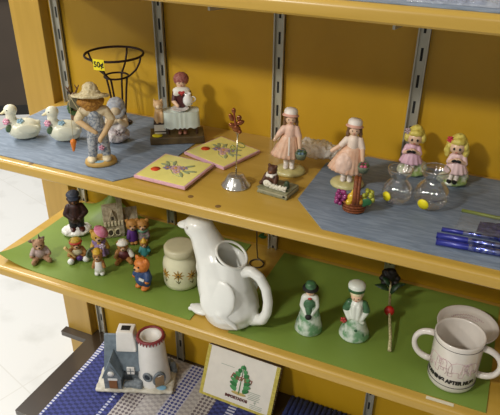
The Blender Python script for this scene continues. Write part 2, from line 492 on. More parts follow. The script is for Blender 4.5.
# ------------------------------------------------------------------ ducks on the left
YEL = mat('#f2e21c', .5, var=.03)
PINKF = mat('#dba3b6', .4, hex2='#cf86a0', scale=300)
LEAFG = mat('#5d7350', .5, hex2='#47603c', scale=250)
def flower(g, c, r, m=0, mc=None, n=5, nrm=(0, -1, 0)):
    nrm = Vector(nrm).normalized(); q = nrm.to_track_quat('Z', 'Y').to_matrix(); c = Vector(c)
    for i in range(n):
        a = 2*PI*i/n; p = c + q @ Vector((math.cos(a)*r*.6, math.sin(a)*r*.6, 0))
        g.e(p, (r*.45, r*.45, r*.3), m, u=10, v=6)
    g.e(c + nrm*r*.2, r*.32, m if mc is None else mc, u=10, v=6)
def make_duck(label, pos, rz_):
    t = thing('duck_figurine', label, 'duck figurine', pos, rz_, 'cream ceramic ducks')
    g = G(CREAM)
    g.e((.1, 0, 2.05), (3.15, 2.15, 2.05)); g.e((.2, 0, .9), (2.6, 1.8, .9)); g.cap((1.6, 0, 2.6), (2.85, 0, 3.0), 1.2, .45)
    g.chain([(-1.5, 0, 2.9), (-2.0, 0, 4.3), (-1.8, 0, 5.6)], [1.25, .95, .95])
    g.e((-1.8, -.05, 6.05), (1.25, 1.1, 1.1))
    g.obj('body', t, remesh=.16)
    for s in (-1, 1):
        g = G(CREAM)
        g.e((.6, s*1.85, 2.5), (1.9, .4, 1.05), rot=(0, .22, 0)); g.e((1.9, s*1.6, 2.5), (1.1, .3, .45), rot=(0, -.2, 0))
        g.obj('wing', t, remesh=.14)
    g = G(mat('#e0d4a8', .35)); g.cap((-2.75, -.1, 5.85), (-3.5, -.25, 5.6), .42, .2); g.e((-3.25, -.2, 5.63), (.55, .36, .16)); g.obj('beak', t, remesh=.08)
    for s in (-1, 1):
        g = G(DARK); g.e((-2.4, s*.9-.05, 6.3), .12, u=8, v=6); g.obj('eye', t)
    g = G(PINKF, mat('#f0c9d4', .4)); flower(g, (-2.95, -.85, 4.1), .72, 0, 1, 6, (-.6, -.7, .3)); g.obj('flower', t)
    g = G(LEAFG); g.e((-2.7, -1.05, 2.75), (.55, .22, .8), rot=(0, .3, 0)); g.obj('leaf', t)
    g = G(mat('#9fc3d6', .4)); flower(g, (-.4, -.9, 3.95), .7, 0, None, 5, (-.1, -.5, 1)); g.obj('flower', t)
    return t
duck = make_duck('cream ceramic duck nearest the left end of the middle shelf', (.0625, -.2125, TH), .80)
dup(duck, (.141, -.187, TH), .72, 'cream ceramic duck between the leftmost duck and the scarecrow')

# small brown and green figurine behind the second duck
t = thing('stump_figurine', 'small brown figurine with a green wreath behind the second duck', 'figurine', (.098, -.100, TH), .74)
BR = mat('#6d4a2c', .6, bump=.4, scale=200)
g = G(BR); g.cap((0, 0, .8), (.1, 0, 4.6), 1.1, .8); g.e((.1, 0, 5.4), (.9, .8, .9)); g.obj('body', t, remesh=.14, noise=(.8, .25))
g = G(mat('#4f6a35', .6, hex2='#37502a', scale=300))
for i in range(12):
    a = 2*PI*i/12; g.e((.1+1.25*math.cos(a), -1.0, 3.4+1.25*math.sin(a)), .55, u=10, v=6)
g.obj('wreath', t, remesh=.12, noise=(.5, .3))
g = G(BR)
for s in (-1, 1):
    g.tube([(s*.4, 0, 6.0), (s*.9, 0, 7.0), (s*1.3, -.1, 7.8)], [.22, .16, .1]); g.tube([(s*.9, 0, 7.0), (s*.5, 0, 7.9)], [.14, .08])
g.obj('antlers', t)

# ------------------------------------------------------------------ scarecrow
t = thing('scarecrow_figurine', 'tall scarecrow figurine in straw hat and flowered overalls with a fishing line', 'figurine', (.264, -.242, TH), .68)
g = G(mat('#c09a52', .5), mat('#8fb4c6', .4))
g.lathe([(0, 0), (2.75, 0), (2.85, .25), (2.7, .75), (2.3, .95), (0, .95)], sy=.8); g.e((-.3, -1.5, .9), (1.0, .5, .12), 1); g.obj('base', t)
OV = mat('#b4b6b6', .6, hex2='#727a86', scale=260)
g = G(OV)
g.chain([(-.75, -.1, 6.6), (-1.1, -.2, 3.8), (-1.25, -.25, 1.9)], [1.1, .88, .82]); g.chain([(.75, -.1, 6.6), (.95, -.2, 3.8), (1.1, -.25, 1.9)], [1.1, .88, .82])
g.cap((-.05, 0, 6.6), (-.2, 0, 9.2), 1.55, 1.35); g.obj('overalls', t, remesh=.14, noise=(.6, .15))
g = G(PINKF); flower(g, (.35, -1.25, 3.4), .55, n=5); g.obj('knee_patch', t)
SHIRT = mat('#d8c6a2', .6, hex2='#cbb68e', scale=200)
g = G(SHIRT)
g.cap((-1.5, 0, 9.9), (1.2, 0, 9.8), .95, .95); g.chain([(-2.0, 0, 9.9), (-3.0, -.2, 8.6)], [.85, .72]); g.chain([(1.7, 0, 9.8), (2.6, -.2, 8.3)], [.85, .72])
g.obj('shirt', t, remesh=.13)
g = G(mat('#cdab7c', .6)); g.chain([(-3.0, -.3, 8.4), (-1.6, -1.25, 7.4), (-.4, -1.7, 6.6)], [.6, .5, .38]); g.chain([(2.6, -.3, 8.1), (1.3, -1.4, 6.4), (.3, -1.7, 5.2)], [.6, .5, .38]); g.e((.3, -1.7, 5.0), (.4, .35, .5)); g.e((-.3, -1.7, 6.5), (.4, .3, .35)); g.obj('hands', t, remesh=.1)
for sx in (-1.5, 1.1):
    g = G(mat('#d9c9a4', .5)); g.e((sx, -.7, 1.15), (.85, 1.3, .6)); g.obj('shoe', t)
STRAW = mat('#b07d2c', .7, hex2='#8f5f1c', scale=350, bump=.6)
g = G(STRAW); g.e((-.5, -.15, 11.6), (2.35, 1.6, 1.1)); g.e((-.5, -.3, 11.0), (1.5, 1.2, 1.1)); g.obj('head', t, remesh=.14, noise=(.4, .35))
g = G(mat('#d6c8a2', .7, hex2='#c0ae84', scale=300, bump=.6))
g.lathe([(0, 2.45), (.6, 2.4), (1.15, 2.0), (1.4, 1.2), (1.6, .7), (2.2, .45), (2.9, .3), (3.15, .25), (3.1, .0), (2.6, -.05), (1.5, .1), (0, .15)], 0, (-.45, .1, 12.35), 32, rot=(-.22, .06, 0)); g.torus((-.45, .05, 12.6), 3.0, .22, rot=(-.22, .06, 0), n=32); g.e((-.45, .2, 13.1), (1.75, 1.7, .55), rot=(-.2, 0, 0)); g.obj('hat', t, remesh=.13, smooth=2, noise=(.8, .45))
g = G(mat('#6e6a52', .6)); g.box((-3.1, .3, 11.4), (2.0, .5, 2.0), rot=(0, .6, 0), bev=.2); g.cap((-1.9, .2, 9.8), (-2.9, .3, 11.2), .2, .2); g.obj('shovel', t)
g = G(mat('#b0a070', .4)); g.tube([(-1.0, -1.3, 7.2), (-2.6, -.9, 10.4), (-3.9, -.4, 13.2)], .06); g.tube([(-3.9, -.4, 13.2), (-4.05, -.6, 9), (-4.2, -.8, 5.2)], .04, u=6); g.obj('fishing_line', t)
g = G(mat('#d2741a', .4)); g.cap((-4.25, -.8, 4.8), (-4.4, -.8, 3.2), .55, .2); g.obj('carrot', t)

# grey-white bonneted figurine behind the scarecrow
t = thing('bonnet_figurine', 'lumpy grey-white bonneted figurine between scarecrow and wire plant holder', 'figurine', (.232, -.149, TH), .65, k=1.14)
g = G(mat('#dcd6d2', .6, hex2='#bcb0b0', scale=160))
g.e((0, 0, 1.3), (2.3, 2.0, 1.35)); g.e((.2, 0, 3.2), (1.8, 1.6, 1.9)); g.e((.3, 0, 4.6), (1.5, 1.2, 1.0)); g.e((-.6, -1.0, 1.2), (1.2, 1.1, 1.0)); g.e((.7, -.9, 2.6), (1.1, 1.0, 1.0)); g.obj('skirt', t, remesh=.15, noise=(.9, .6))
g = G(mat('#bcbfc4', .6, hex2='#a0a5b0', scale=200)); g.e((.5, .1, 6.3), (1.5, 1.4, 1.4)); g.lathe([(0, .6), (1.3, .4), (1.75, 0), (1.3, .1), (0, .3)], 0, (.4, -.5, 5.7), 20, rot=(1.1, 0, 0)); g.obj('bonnet', t, remesh=.14, noise=(.6, .2))
g = G(mat('#d6c2a0', .5)); g.e((.35, -.85, 5.7), (.85, .75, .9)); g.chain([(-.9, -.4, 4.2), (-1.2, -1.0, 3.4), (.2, -1.5, 4.2)], [.6, .55, .4]); g.chain([(1.6, -.3, 4.2), (1.7, -1.0, 3.3), (.8, -1.6, 4.2)], [.6, .55, .4]); g.obj('face_and_arms', t, remesh=.11)
g = G(mat('#a39390', .5)); flower(g, (.4, -1.6, 2.2), .8, n=5); g.obj('flower', t)

# ------------------------------------------------------------------ wire plant holder
t = thing('wire_plant_holder', 'dark brown wire plant holder with a wide ring and yellow price tag', 'plant holder', (.185, -.0665, TH), .0)
W = BLACKMETAL
g = G(W); g.torus((0, 0, 14.4), 5.7, .24); g.obj('upper_ring', t)
g = G(W); g.torus((0, 0, 10.0), 2.35, .2); g.obj('lower_ring', t)
g = G(W); g.torus((0, 0, .2), 2.0, .2); g.obj('foot_ring', t)
for i in range(4):
    a = 2*PI*i/4 + .15
    pts = []
    for r, z in ((5.7, 14.4), (5.35, 13.2), (4.5, 11.7), (3.3, 10.6), (2.35, 9.9), (1.95, 7.6), (1.5, 4.0), (1.1, 1.8), (1.3, .7), (2.0, .2)):
        pts.append((r*math.cos(a), r*math.sin(a), z))
    g = G(W); g.tube(pts, .2); g.obj('leg', t)
tg = G(YEL, DARK)
a0 = -1.47
def on_tag(x, y):
    a = a0 + x/6.0; return Vector((5.98*math.cos(a), 5.98*math.sin(a), 13.85+y))
for i in range(6):
    xa, xb = -1.2+i*.4, -1.2+(i+1)*.4
    tg._add([on_tag(xa, -1.05), on_tag(xb, -1.05), on_tag(xb, 1.05), on_tag(xa, 1.05)], [(0, 1, 2, 3)], 0)
tg.text('50¢', 1.5, lambda x, y: on_tag(x, y) + Vector((math.cos(a0), math.sin(a0), 0))*.03, 1, bold=.05)
tg.obj('price_tag', t)

# ------------------------------------------------------------------ lady at a table
SKIN = mat('#e6c0a0', .4, coat=.2, var=.04)
def face(g_parent, c, r, look=(0, -1, 0), eye='#3a2c28', s=.10, mouth='#b8544a'):
    """two eyes and a mouth on the front (-y) of a head of radius r at c"""
    c = Vector(c)
    for sx in (-1, 1):
        g = G(mat(eye, .3)); g.e(c + Vector((sx*r*.36, -r*.9, r*.08)), (r*s, r*s*.6, r*s*1.25), u=8, v=6); g.obj('eye', g_parent)
    g = G(mat(mouth, .4)); g.e(c + Vector((0, -r*.92, -r*.42)), (r*.18, r*.08, r*.07), u=8, v=6); g.obj('mouth', g_parent)
t = thing('lady_figurine', 'figurine of a lady serving at a cloth-covered table with a pet beside her', 'figurine', (.334, -.091, TH), .55)
g = G(mat('#5c4a2a', .5, hex2='#4a3a20', scale=60)); g.box((0, 0, .75), (10.4, 5.2, 1.5), bev=.2); g.obj('base', t)
g = G(YEL); g.lathe([(0, .06), (1.0, .06), (1.0, 0)], 0, (-3.8, -1.4, 1.5), 20, sy=.9); g.obj('sticker', t)
CLOTH = mat('#c9d2c8', .6, var=.05)
g = G(CLOTH)
bm = g.bm; n = 64; top = []; low = []
for i in range(n):
    a = 2*PI*i/n; c_, s_ = math.cos(a), math.sin(a)
    e = 5.0; rr = 1/((abs(c_)/3.25)**e + (abs(s_)/1.7)**e)**(1/e)
    top.append((1.0+rr*c_*1.03, -.1+rr*s_, 6.1)); w = 1.03+.035*math.sin(a*14)
    low.append((1.0+rr*c_*w*1.03, -.1+rr*s_*w, 2.9+.15*math.sin(a*14+1)))
g._add(top+low, [tuple(range(n))] + [(i, (i+1) % n, n+(i+1) % n, n+i) for i in range(n)], 0)
g.obj('tablecloth', t, angle=.9)
WD = mat('#3a2418', .5)
for x, y in ((-1.6, -1.2), (3.8, -1.2), (-1.6, 1.0), (3.8, 1.0)):
    g = G(WD); g.cap((x, y, 1.6), (x, y, 4.0), .22, .22); g.obj('table_leg', t)
DRS = mat('#4e1c1c', .5)
g = G(DRS); g.cap((1.3, 1.9, 3.5), (1.3, 1.7, 8.6), 1.5, 1.2); g.cap((.3, 1.6, 9.0), (2.3, 1.6, 9.0), .75); g.cap((.1, 1.6, 8.8), (-.3, .9, 7.6), .65, .5); g.cap((2.5, 1.6, 8.8), (2.8, .9, 7.6), .65, .5); g.obj('dress', t, remesh=.12)
g = G(SKIN); g.e((1.25, 1.5, 11.0), (1.05, 1.0, 1.15)); g.cap((1.25, 1.6, 9.4), (1.25, 1.55, 10.3), .5); g.cap((-.35, .8, 7.5), (.4, -.2, 6.9), .42, .32); g.cap((2.85, .8, 7.5), (2.5, -.1, 7.0), .42, .32); g.obj('body', t, remesh=.1)
face(t, (1.25, 1.5, 11.0), 1.05)
g = G(mat('#8a4a44', .5, hex2='#a56a60', scale=300)); g.e((1.3, 1.8, 11.5), (1.5, 1.3, 1.35)); g.e((1.3, 1.5, 12.2), (1.0, .9, .5)); g.obj('hair', t, remesh=.11, noise=(.4, .2))
g = G(mat('#e8e4d8', .5)); g.e((1.25, 1.2, 9.5), (1.7, .95, .75)); g.e((.3, .75, 9.0), (.7, .4, .5)); g.e((2.2, .75, 9.0), (.7, .4, .5)); g.obj('collar', t, remesh=.11)
g = G(mat('#b8302a', .4))
for sx in (-.3, .3): g.e((1.25+sx, .35, 9.3), (.4, .2, .36), u=10, v=6)
g.cap((1.25, .3, 9.1), (1.25, .3, 8.7), .32, .08); g.obj('heart', t, remesh=.07)
g = G(CERAM); g.lathe([(0, 0), (.7, 0), (1.0, .6), (.95, 1.3), (.55, 1.9), (.65, 2.3), (.45, 2.25), (.4, 1.9), (0, 1.8)], 0, (2.4, -.1, 7.0), 20); g.torus((3.3, -.1, 8.1), .5, .13, rot=(PI/2, 0, 0), n=16, u=6); g.obj('jug', t)
g = G(CERAM); g.lathe([(0, .1), (1.1, .12), (1.7, .4), (1.75, .35), (1.1, 0), (0, 0)], 0, (.8, -.3, 6.12), 24); g.obj('plate', t)
g = G(mat('#8a5a44', .5))
for sx in (-.5, .5): g.cap((1.1+sx, .2, 3.0), (1.1+sx, -.7, 1.9), .42, .38); g.e((1.1+sx, -1.1, 1.8), (.42, .75, .32))
g.obj('feet', t, remesh=.1)
g = G(mat('#e0dace', .5), WD); g.box((-3.2, .3, 2.6), (2.2, 2.0, 2.2), bev=.1); g.box((-3.2, .3, 3.6), (2.3, 2.1, .35), 1); g.box((-3.2, .3, 2.0), (2.25, 2.05, .25), 1); g.obj('stool', t)
g = G(mat('#d0ab7c', .5, var=.1), mat('#e6cca6', .5)); g.cap((-3.2, .3, 4.4), (-3.2, .3, 6.2), 1.1, .8); g.e((-3.3, 0, 7.2), (.95, .9, .9)); g.e((-3.3, -.75, 7.0), (.45, .45, .38), 1)
for s in (-1, 1): g.cap((-3.3+s*.6, .1, 7.8), (-3.3+s*.75, .1, 8.3), .33, .12); g.cap((-3.2+s*.5, -.5, 5.6), (-3.2+s*.45, -.8, 4.0), .35, .32)
g.obj('pet', t, remesh=.1)

# ------------------------------------------------------------------ tiles
TILEY = mat('#efe584', .25, coat=.4, var=.04)
TILEP = mat('#d8aab6', .3, coat=.3)
def make_tile(label, pos, rz_):
    t = thing('ceramic_tile', label, 'tile', pos, rz_, 'yellow flowered tiles')
    g = G(TILEP, TILEY); g.box((0, 0, .28), (10.2, 10.0, .56), 0, bev=.1); g.box((0, 0, .57), (9.6, 9.4, .08), 1, bev=.03); g.obj('tile', t)
    g = G(mat('#d5471c', .5)); g.lathe([(0, .04), (.85, .04), (.85, 0)], 0, (-3.0, -1.4, .61), 22); g.obj('sticker', t)
    g = G(mat('#c9a0a6', .4), mat('#8f7f98', .4), mat('#98a274', .4), mat('#d9a13c', .4))
    for (x, y, m, r) in ((0, .4, 0, 1.15), (-1.4, .0, 1, .85), (1.3, 1.0, 1, .8), (.9, -.8, 0, .7)):
        for i in range(5):
            a = 2*PI*i/5; g.e((x+.62*r*math.cos(a), y+.62*r*math.sin(a), .62), (r*.46, r*.4, .05), m, rot=(0, 0, a), u=10, v=4)
        g.e((x, y, .64), (r*.3, r*.3, .06), 3, u=8, v=4)
    for (x, y, a) in ((-2.3, 1.5, 2.4), (-1.2, 2.0, 1.9), (2.4, -.2, -.3), (2.2, -1.4, -.9), (-2.4, .8, 3.0), (1.9, 2.0, .8), (3.2, .4, .3)):
        g.e((x, y, .62), (1.0, .36, .05), 2, rot=(0, 0, a), u=10, v=4)
    for pts in (((-.5, -.5), (.8, -1.8), (2.4, -2.2)), ((0, 1.2), (-1.2, 2.3), (-2.6, 2.2))):
        g.tube([(x, y, .62) for x, y in pts], .07, 2, 6)
    g.obj('floral_print', t)
    return t
tile = make_tile('yellow flowered tile with pink edges nearest the shelf front', (.404, -.221, .0026), -.03)
dup(tile, (.443, -.113, .0010), -.30, 'yellow flowered tile with pink edges lying behind the other tile')

# ------------------------------------------------------------------ bell with wire stem
CHROME = mat('#d8d6d0', .2, .85, var=.05)
COPPER = mat('#8a4a1e', .25, .6, coat=.5)
t = thing('memo_holder', 'chrome domed stand with a wire stem and copper butterfly on the bare wood', 'memo holder', (.520, -.216, .0004), .44)
g = G(CHROME); g.lathe([(0, 0), (2.45, 0), (2.5, .15), (2.35, .3), (1.9, .9), (1.45, 1.75), (1.2, 1.95), (0, 2.0)]); g.obj('base', t)
g = G(mat('#b8b09a', .25, .9)); g.tube([(0, 0, 1.9), (.1, 0, 5), (.3, 0, 9.3)], .11); g.torus((.35, 0, 9.55), .3, .09, rot=(PI/2, 0, 0), n=16, u=6); g.obj('stem', t)
g = G(COPPER, mat('#8a3c18', .25, .3, coat=.5))
for c, r, ro in (((.1, 0, 10.2), (.75, .4, .6), .3), ((.7, 0, 11.2), (.75, .3, .42), -.4), ((-.5, 0, 10.7), (.7, .3, .45), .5), ((-.7, 0, 12.1), (.38, .28, .7), -.35), ((-.3, 0, 13.2), (.35, .28, .5), 0), ((.55, 0, 12.0), (.4, .28, .5), .3), ((.6, -.1, 9.7), (.4, .3, .4), 0)):
    g.e(c, r, 0, rot=(0, ro, 0), u=12, v=8)
g.cap((.1, 0, 9.8), (-.3, -.1, 13.2), .22, .15, 1); g.obj('butterfly', t)
g = G(mat('#8b8e3e', .3, coat=.4)); g.torus((.85, 0, 7.3), .55, .1, rot=(PI/2, .4, 0), n=18, u=6, sx=1.2, sy=.7); g.torus((-.3, 0, 6.4), .5, .1, rot=(PI/2, -.4, 0), n=18, u=6, sx=1.2, sy=.7); g.torus((-.5, 0, 6.9), .35, .1, rot=(PI/2, .6, 0), n=18, u=6); g.obj('wire_leaf', t)

# ------------------------------------------------------------------ bear on a book
t = thing('bear_figurine', 'tiny brown bear sitting on a grey-green book-shaped block', 'figurine', (.592, -.207, .0004), -.13, 'bear figurines')
BK = mat('#8a8768', .55, hex2='#77765a', scale=150)
g = G(BK, mat('#a9a488', .6), DARK); g.box((0, 0, .2), (5.6, 4.2, .4), 0, bev=.1); g.box((.05, .1, .6), (5.4, 4.1, .45), 1); g.box((0, 0, .92), (5.6, 4.2, .3), 0, bev=.1); g.e((2.2, -2.1, .5), (.2, .12, .16), 2); g.obj('book', t)
g = G(mat('#3f4a30', .5), mat('#b89a3c', .4)); g.e((1.6, -1.1, 1.08), (.9, .5, .07), 0, rot=(0, 0, .2)); g.e((1.6, -1.1, 1.12), (.3, .2, .07), 1); g.obj('emblem', t)
BF = mat('#5a341c', .6, hex2='#472814', scale=300)
g = G(BF, mat('#7a4a2a', .6)); g.e((-1.3, .3, 2.0), (1.2, 1.0, 1.1)); g.e((-1.2, .2, 3.6), (.85, .8, .85)); g.e((-1.2, -.45, 3.4), (.38, .36, .32), 1)
for s in (-1, 1): g.e((-1.2+s*.64, .3, 4.25), (.3, .22, .3)); g.cap((-1.3+s*.9, 0, 2.5), (-1.3+s*1.1, -.7, 1.6), .4, .36); g.cap((-1.3+s*.8, -.3, 1.45), (-1.3+s*1.3, -1.0, 1.4), .42, .38)
g.obj('bear', t, remesh=.1)
g = G(mat('#e6e0d6', .5)); g.torus((-1.25, .1, 2.9), .75, .2, n=18, u=6); g.e((-1.6, -.65, 2.75), (.4, .2, .28)); g.e((-.9, -.65, 2.75), (.4, .2, .28)); g.obj('bow', t)
g = G(mat('#e4decc', .5)); g.e((-1.3, -1.35, 1.7), (.75, .2, .62)); g.e((-1.3, -1.45, 1.75), (.35, .2, .3)); pts = []
for i in range(40):
    u = i/39; pts.append((-.8+u*3.0, -1.35, 1.5+.38*math.sin(u*32)+(.25 if u > .9 else 0)))
g.tube(pts, .2, u=6); g.box((.7, -1.35, 1.2), (3.0, .3, .3), bev=.08); g.obj('white_lettering', t)
g = G(mat('#3e4c34', .5)); g.cap((1.6, .1, 1.2), (1.6, .1, 1.9), .5, .42); g.obj('pot', t)

# ------------------------------------------------------------------ girls in peach
PEACH = mat('#e6bfa2', .45, coat=.15, hex2='#dfb090', scale=120)
WHT = mat('#eadfd2', .45, coat=.15)
def skirt_mesh(g, c, r0, r1, h, m, folds=14, amp=.07, dx=0, dz=0, sy=.8, sx=1.0):
    """pleated skirt: r0 at waist, r1 at hem; the hem may be drawn to one side"""
    rows, n = 12, 72; V = []; F = []
    for j in range(rows+1):
        t_ = j/rows; r = r0+(r1-r0)*(t_**.75)
        for i in range(n):
            a = 2*PI*i/n; w = 1+amp*t_*math.sin(a*folds)
            V.append((c[0]+dx*t_+sx*r*w*math.cos(a), c[1]+sy*r*w*math.sin(a), c[2]-h*t_+dz*t_*(-math.cos(a)*.5+.5)))
    for j in range(rows):
        for i in range(n): F.append((j*n+i, j*n+(i+1) % n, (j+1)*n+(i+1) % n, (j+1)*n+i))
    F.append(tuple(range(n))[::-1]); F.append(tuple(range(rows*n, rows*n+n)))
    g._add(V, F, m)
def peach_girl(label, pos, rz_, lift):
    t = thing('girl_figurine', label, 'figurine', pos, rz_, 'girls in peach dresses')
    g = G(mat('#cfc58a', .4, coat=.3, hex2='#bdb274', scale=60)); g.lathe([(0, 0), (2.75, 0), (2.85, .3), (2.6, .7), (1.8, .95), (0, 1.0)], sy=.85); g.obj('base', t)
    for s in (-1, 1):
        g = G(WHT); g.cap((s*.5-.2, 0, 3.2), (s*.5-.2, -.05, 1.4), .55, .45); g.e((s*.55-.2, -.5, 1.2), (.5, .85, .4)); g.obj('leg', t, remesh=.1)
    g = G(PEACH)
    if lift: skirt_mesh(g, (.3, 0, 7.1), 1.1, 3.0, 4.6, 0, 20, .05, dx=-.7, dz=.7, sy=.75)
    else: skirt_mesh(g, (-.25, 0, 7.2), .95, 2.6, 4.3, 0, 18, .06, dx=-.55, dz=.5, sy=.72)
    g.obj('skirt', t)
    g = G(mat('#f0cdb8', .45)) if lift else G(WHT)
    if lift: g.e((-.7, -1.35, 4.6), (1.5, .75, 1.9), rot=(-.35, .2, 0)); g.obj('apron', t, remesh=.13, noise=(.6, .2))
    else: g.box((-.3, -1.35, 5.4), (.3, .15, 3.2), rot=(-.3, 0, 0), bev=.06); g.obj('sash', t)
    bx = .4 if lift else -.2
    g = G(mat('#ecd8c6', .45) if lift else mat('#e9c3ae', .45))
    g.cap((bx, 0, 6.9), (bx, 0, 8.2), .95, .95); g.cap((bx-1.0, 0, 8.2), (bx-1.9, -.2, 7.2), .6, .5); g.cap((bx+1.0, 0, 8.2), (bx+1.55, -.4, 6.9), .6, .5); g.obj('bodice', t, remesh=.12)
    g = G(SKIN); g.e((bx, -.05, 9.95), (.9, .88, 1.05)); g.cap((bx, 0, 8.9), (bx, 0, 9.5), .4)
    g.cap((bx-1.9, -.2, 7.2), (bx-2.6-(0.7 if lift else 0), -.5, 6.2), .42, .34); g.cap((bx+1.55, -.5, 6.9), (bx+1.7, -1.0, 5.4), .42, .34); g.e((bx+1.75, -1.05, 5.15), (.36, .34, .4)); g.obj('body', t, remesh=.1)
    face(t, (bx, -.05, 9.95), .95)
    g = G(mat('#7a5a3c', .55, hex2='#634628', scale=250)); g.e((bx, .2, 10.35), (1.12, 1.0, 1.0))
    for s in (-1, 1): g.chain([(bx+s*.85, .15, 10.2), (bx+s*1.0, .1, 9.2), (bx+s*1.1, .0, 8.4)], [.34, .36, .2])
    g.obj('hair', t, remesh=.11, noise=(.35, .15))
    g = G(mat('#ece2d6', .45), mat('#dda894', .45)); g.lathe([(0, 1.35), (.8, 1.3), (1.12, 1.0), (1.18, .4), (1.2, .22), (1.42, .14), (1.45, 0), (1.1, -.05), (0, 0)], 0, (bx-.05, .05, 10.45), 28, ms=[0, 0, 0, 1, 1, 1, 1, 0], rot=(-.15, .08, 0)); g.obj('hat', t)
    g = G(mat('#6f7a62', .6, bump=.5, scale=300), mat('#6f7a62', .6)); g.lathe([(0, 0), (.75, .05), (1.0, .8), (1.05, 1.2), (.9, 1.1), (0, .9)], 0, (bx+2.0, -1.15, 3.1), 20); g.torus((bx+2.0, -1.15, 4.2), .85, .1, 1, rot=(PI/2, 0, .3), n=20, u=6); b_ = g.obj('basket', t)
    g = G(mat('#c8607c', .4), mat('#5f7a88', .4), mat('#4f6a3c', .4))
    for i in range(7):
        a = 2*PI*i/6; r = .55 if i < 6 else 0
        g.e((bx+2.0+r*math.cos(a), -1.15+r*math.sin(a), 4.25), .34, (0 if lift else 1) if i % 3 else 2, u=8, v=6)
    g.obj('flowers', b_)
    return t
peach_girl('girl figurine in peach dress standing on bare wood beside the plastic bag', (.584, -.130, .0004), .34, False)
peach_girl('girl figurine lifting her flared peach skirt behind the fruit basket', (.690, -.138, TH), .24, True)

# crumpled plastic bag
g = G(film_mat('crumpled_clear_plastic', '#e6e2da', .5))
g.e((0, 0, 1.5), (3.6, 2.6, 1.5)); g.e((-1.8, .4, 1.6), (1.8, 1.7, 1.5)); g.e((2.3, -.2, 1.4), (2.0, 1.8, 1.2)); g.cap((2.0, .2, 1.5), (4.4, .2, 1.8), 1.2, .7)
pb = g.obj('plastic_bag', remesh=.2, smooth=2, noise=(.7, 1.1)); pb.location = (.612, -.062, .0068); pb.rotation_euler = (0, 0, .1)
tag(pb, 'crumpled clear plastic bag lying between the two peach girls', 'bag')

# ------------------------------------------------------------------ fruit basket
t = thing('fruit_basket', 'miniature brown wicker basket of grapes and pears in front of peach girl', 'basket', (.724, -.219, TH), .22, k=1.07)
WK = mat('#8a4a22', .6, hex2='#6e3616', scale=350, bump=.8)
g = G(WK)
g.lathe([(0, 0), (1.3, 0), (1.45, .2), (1.75, 1.7), (1.85, 1.9), (1.6, 1.9), (1.4, 1.2), (0, 1.0)], sy=.85)
for z, r in ((.3, 1.5), (.75, 1.6), (1.2, 1.68), (1.75, 1.82)): g.torus((0, 0, z), r, .14, sy=.86, u=6, n=32)
g.obj('basket', t)
g = G(WK); g.tube([(0, 1.45*math.cos(a), 1.8+3.5*math.sin(a)) for a in [PI*i/14 for i in range(15)]], .34)
g.tube([(.45, 1.45*math.cos(a), 1.8+3.5*math.sin(a)) for a in [PI*i/14 for i in range(15)]], .26); g.obj('handle', t)
g = G(mat('#8e2f6a', .35, coat=.3))
for i in range(22): g.e((-1.9+random.uniform(-.75, .75), -.4+random.uniform(-.6, .5), 2.3+random.uniform(-1.0, .9)), .34, u=10, v=6)
g.obj('purple_grapes', t)
g = G(mat('#b3b53c', .35, coat=.3))
for i in range(24): g.e((1.95+random.uniform(-.9, .8), -.3+random.uniform(-.6, .6), 2.6+random.uniform(-.9, .9)), .32, u=10, v=6)
g.obj('green_grapes', t)
g = G(mat('#d8b024', .35, coat=.3)); g.e((-.45, -.9, 2.6), (.6, .55, .65)); g.cap((-.45, -.9, 2.8), (-.3, -.9, 3.6), .42, .25); g.obj('pear', t, remesh=.1)
g = G(mat('#d8b024', .35, coat=.3)); g.e((-.75, -1.2, 1.95), (.5, .45, .5)); g.cap((-.7, -1.2, 2.0), (-.3, -1.2, 2.5), .35, .22); g.obj('pear', t, remesh=.1)
g = G(mat('#c98f2a', .35)); g.e((.8, -1.0, 2.1), .5); g.obj('orange', t)
g = G(mat('#2f6a3c', .4)); g.e((1.7, -1.15, 2.2), (.75, .18, .55)); g.e((1.3, -1.15, 1.8), (.5, .16, .4)); g.obj('leaf', t)

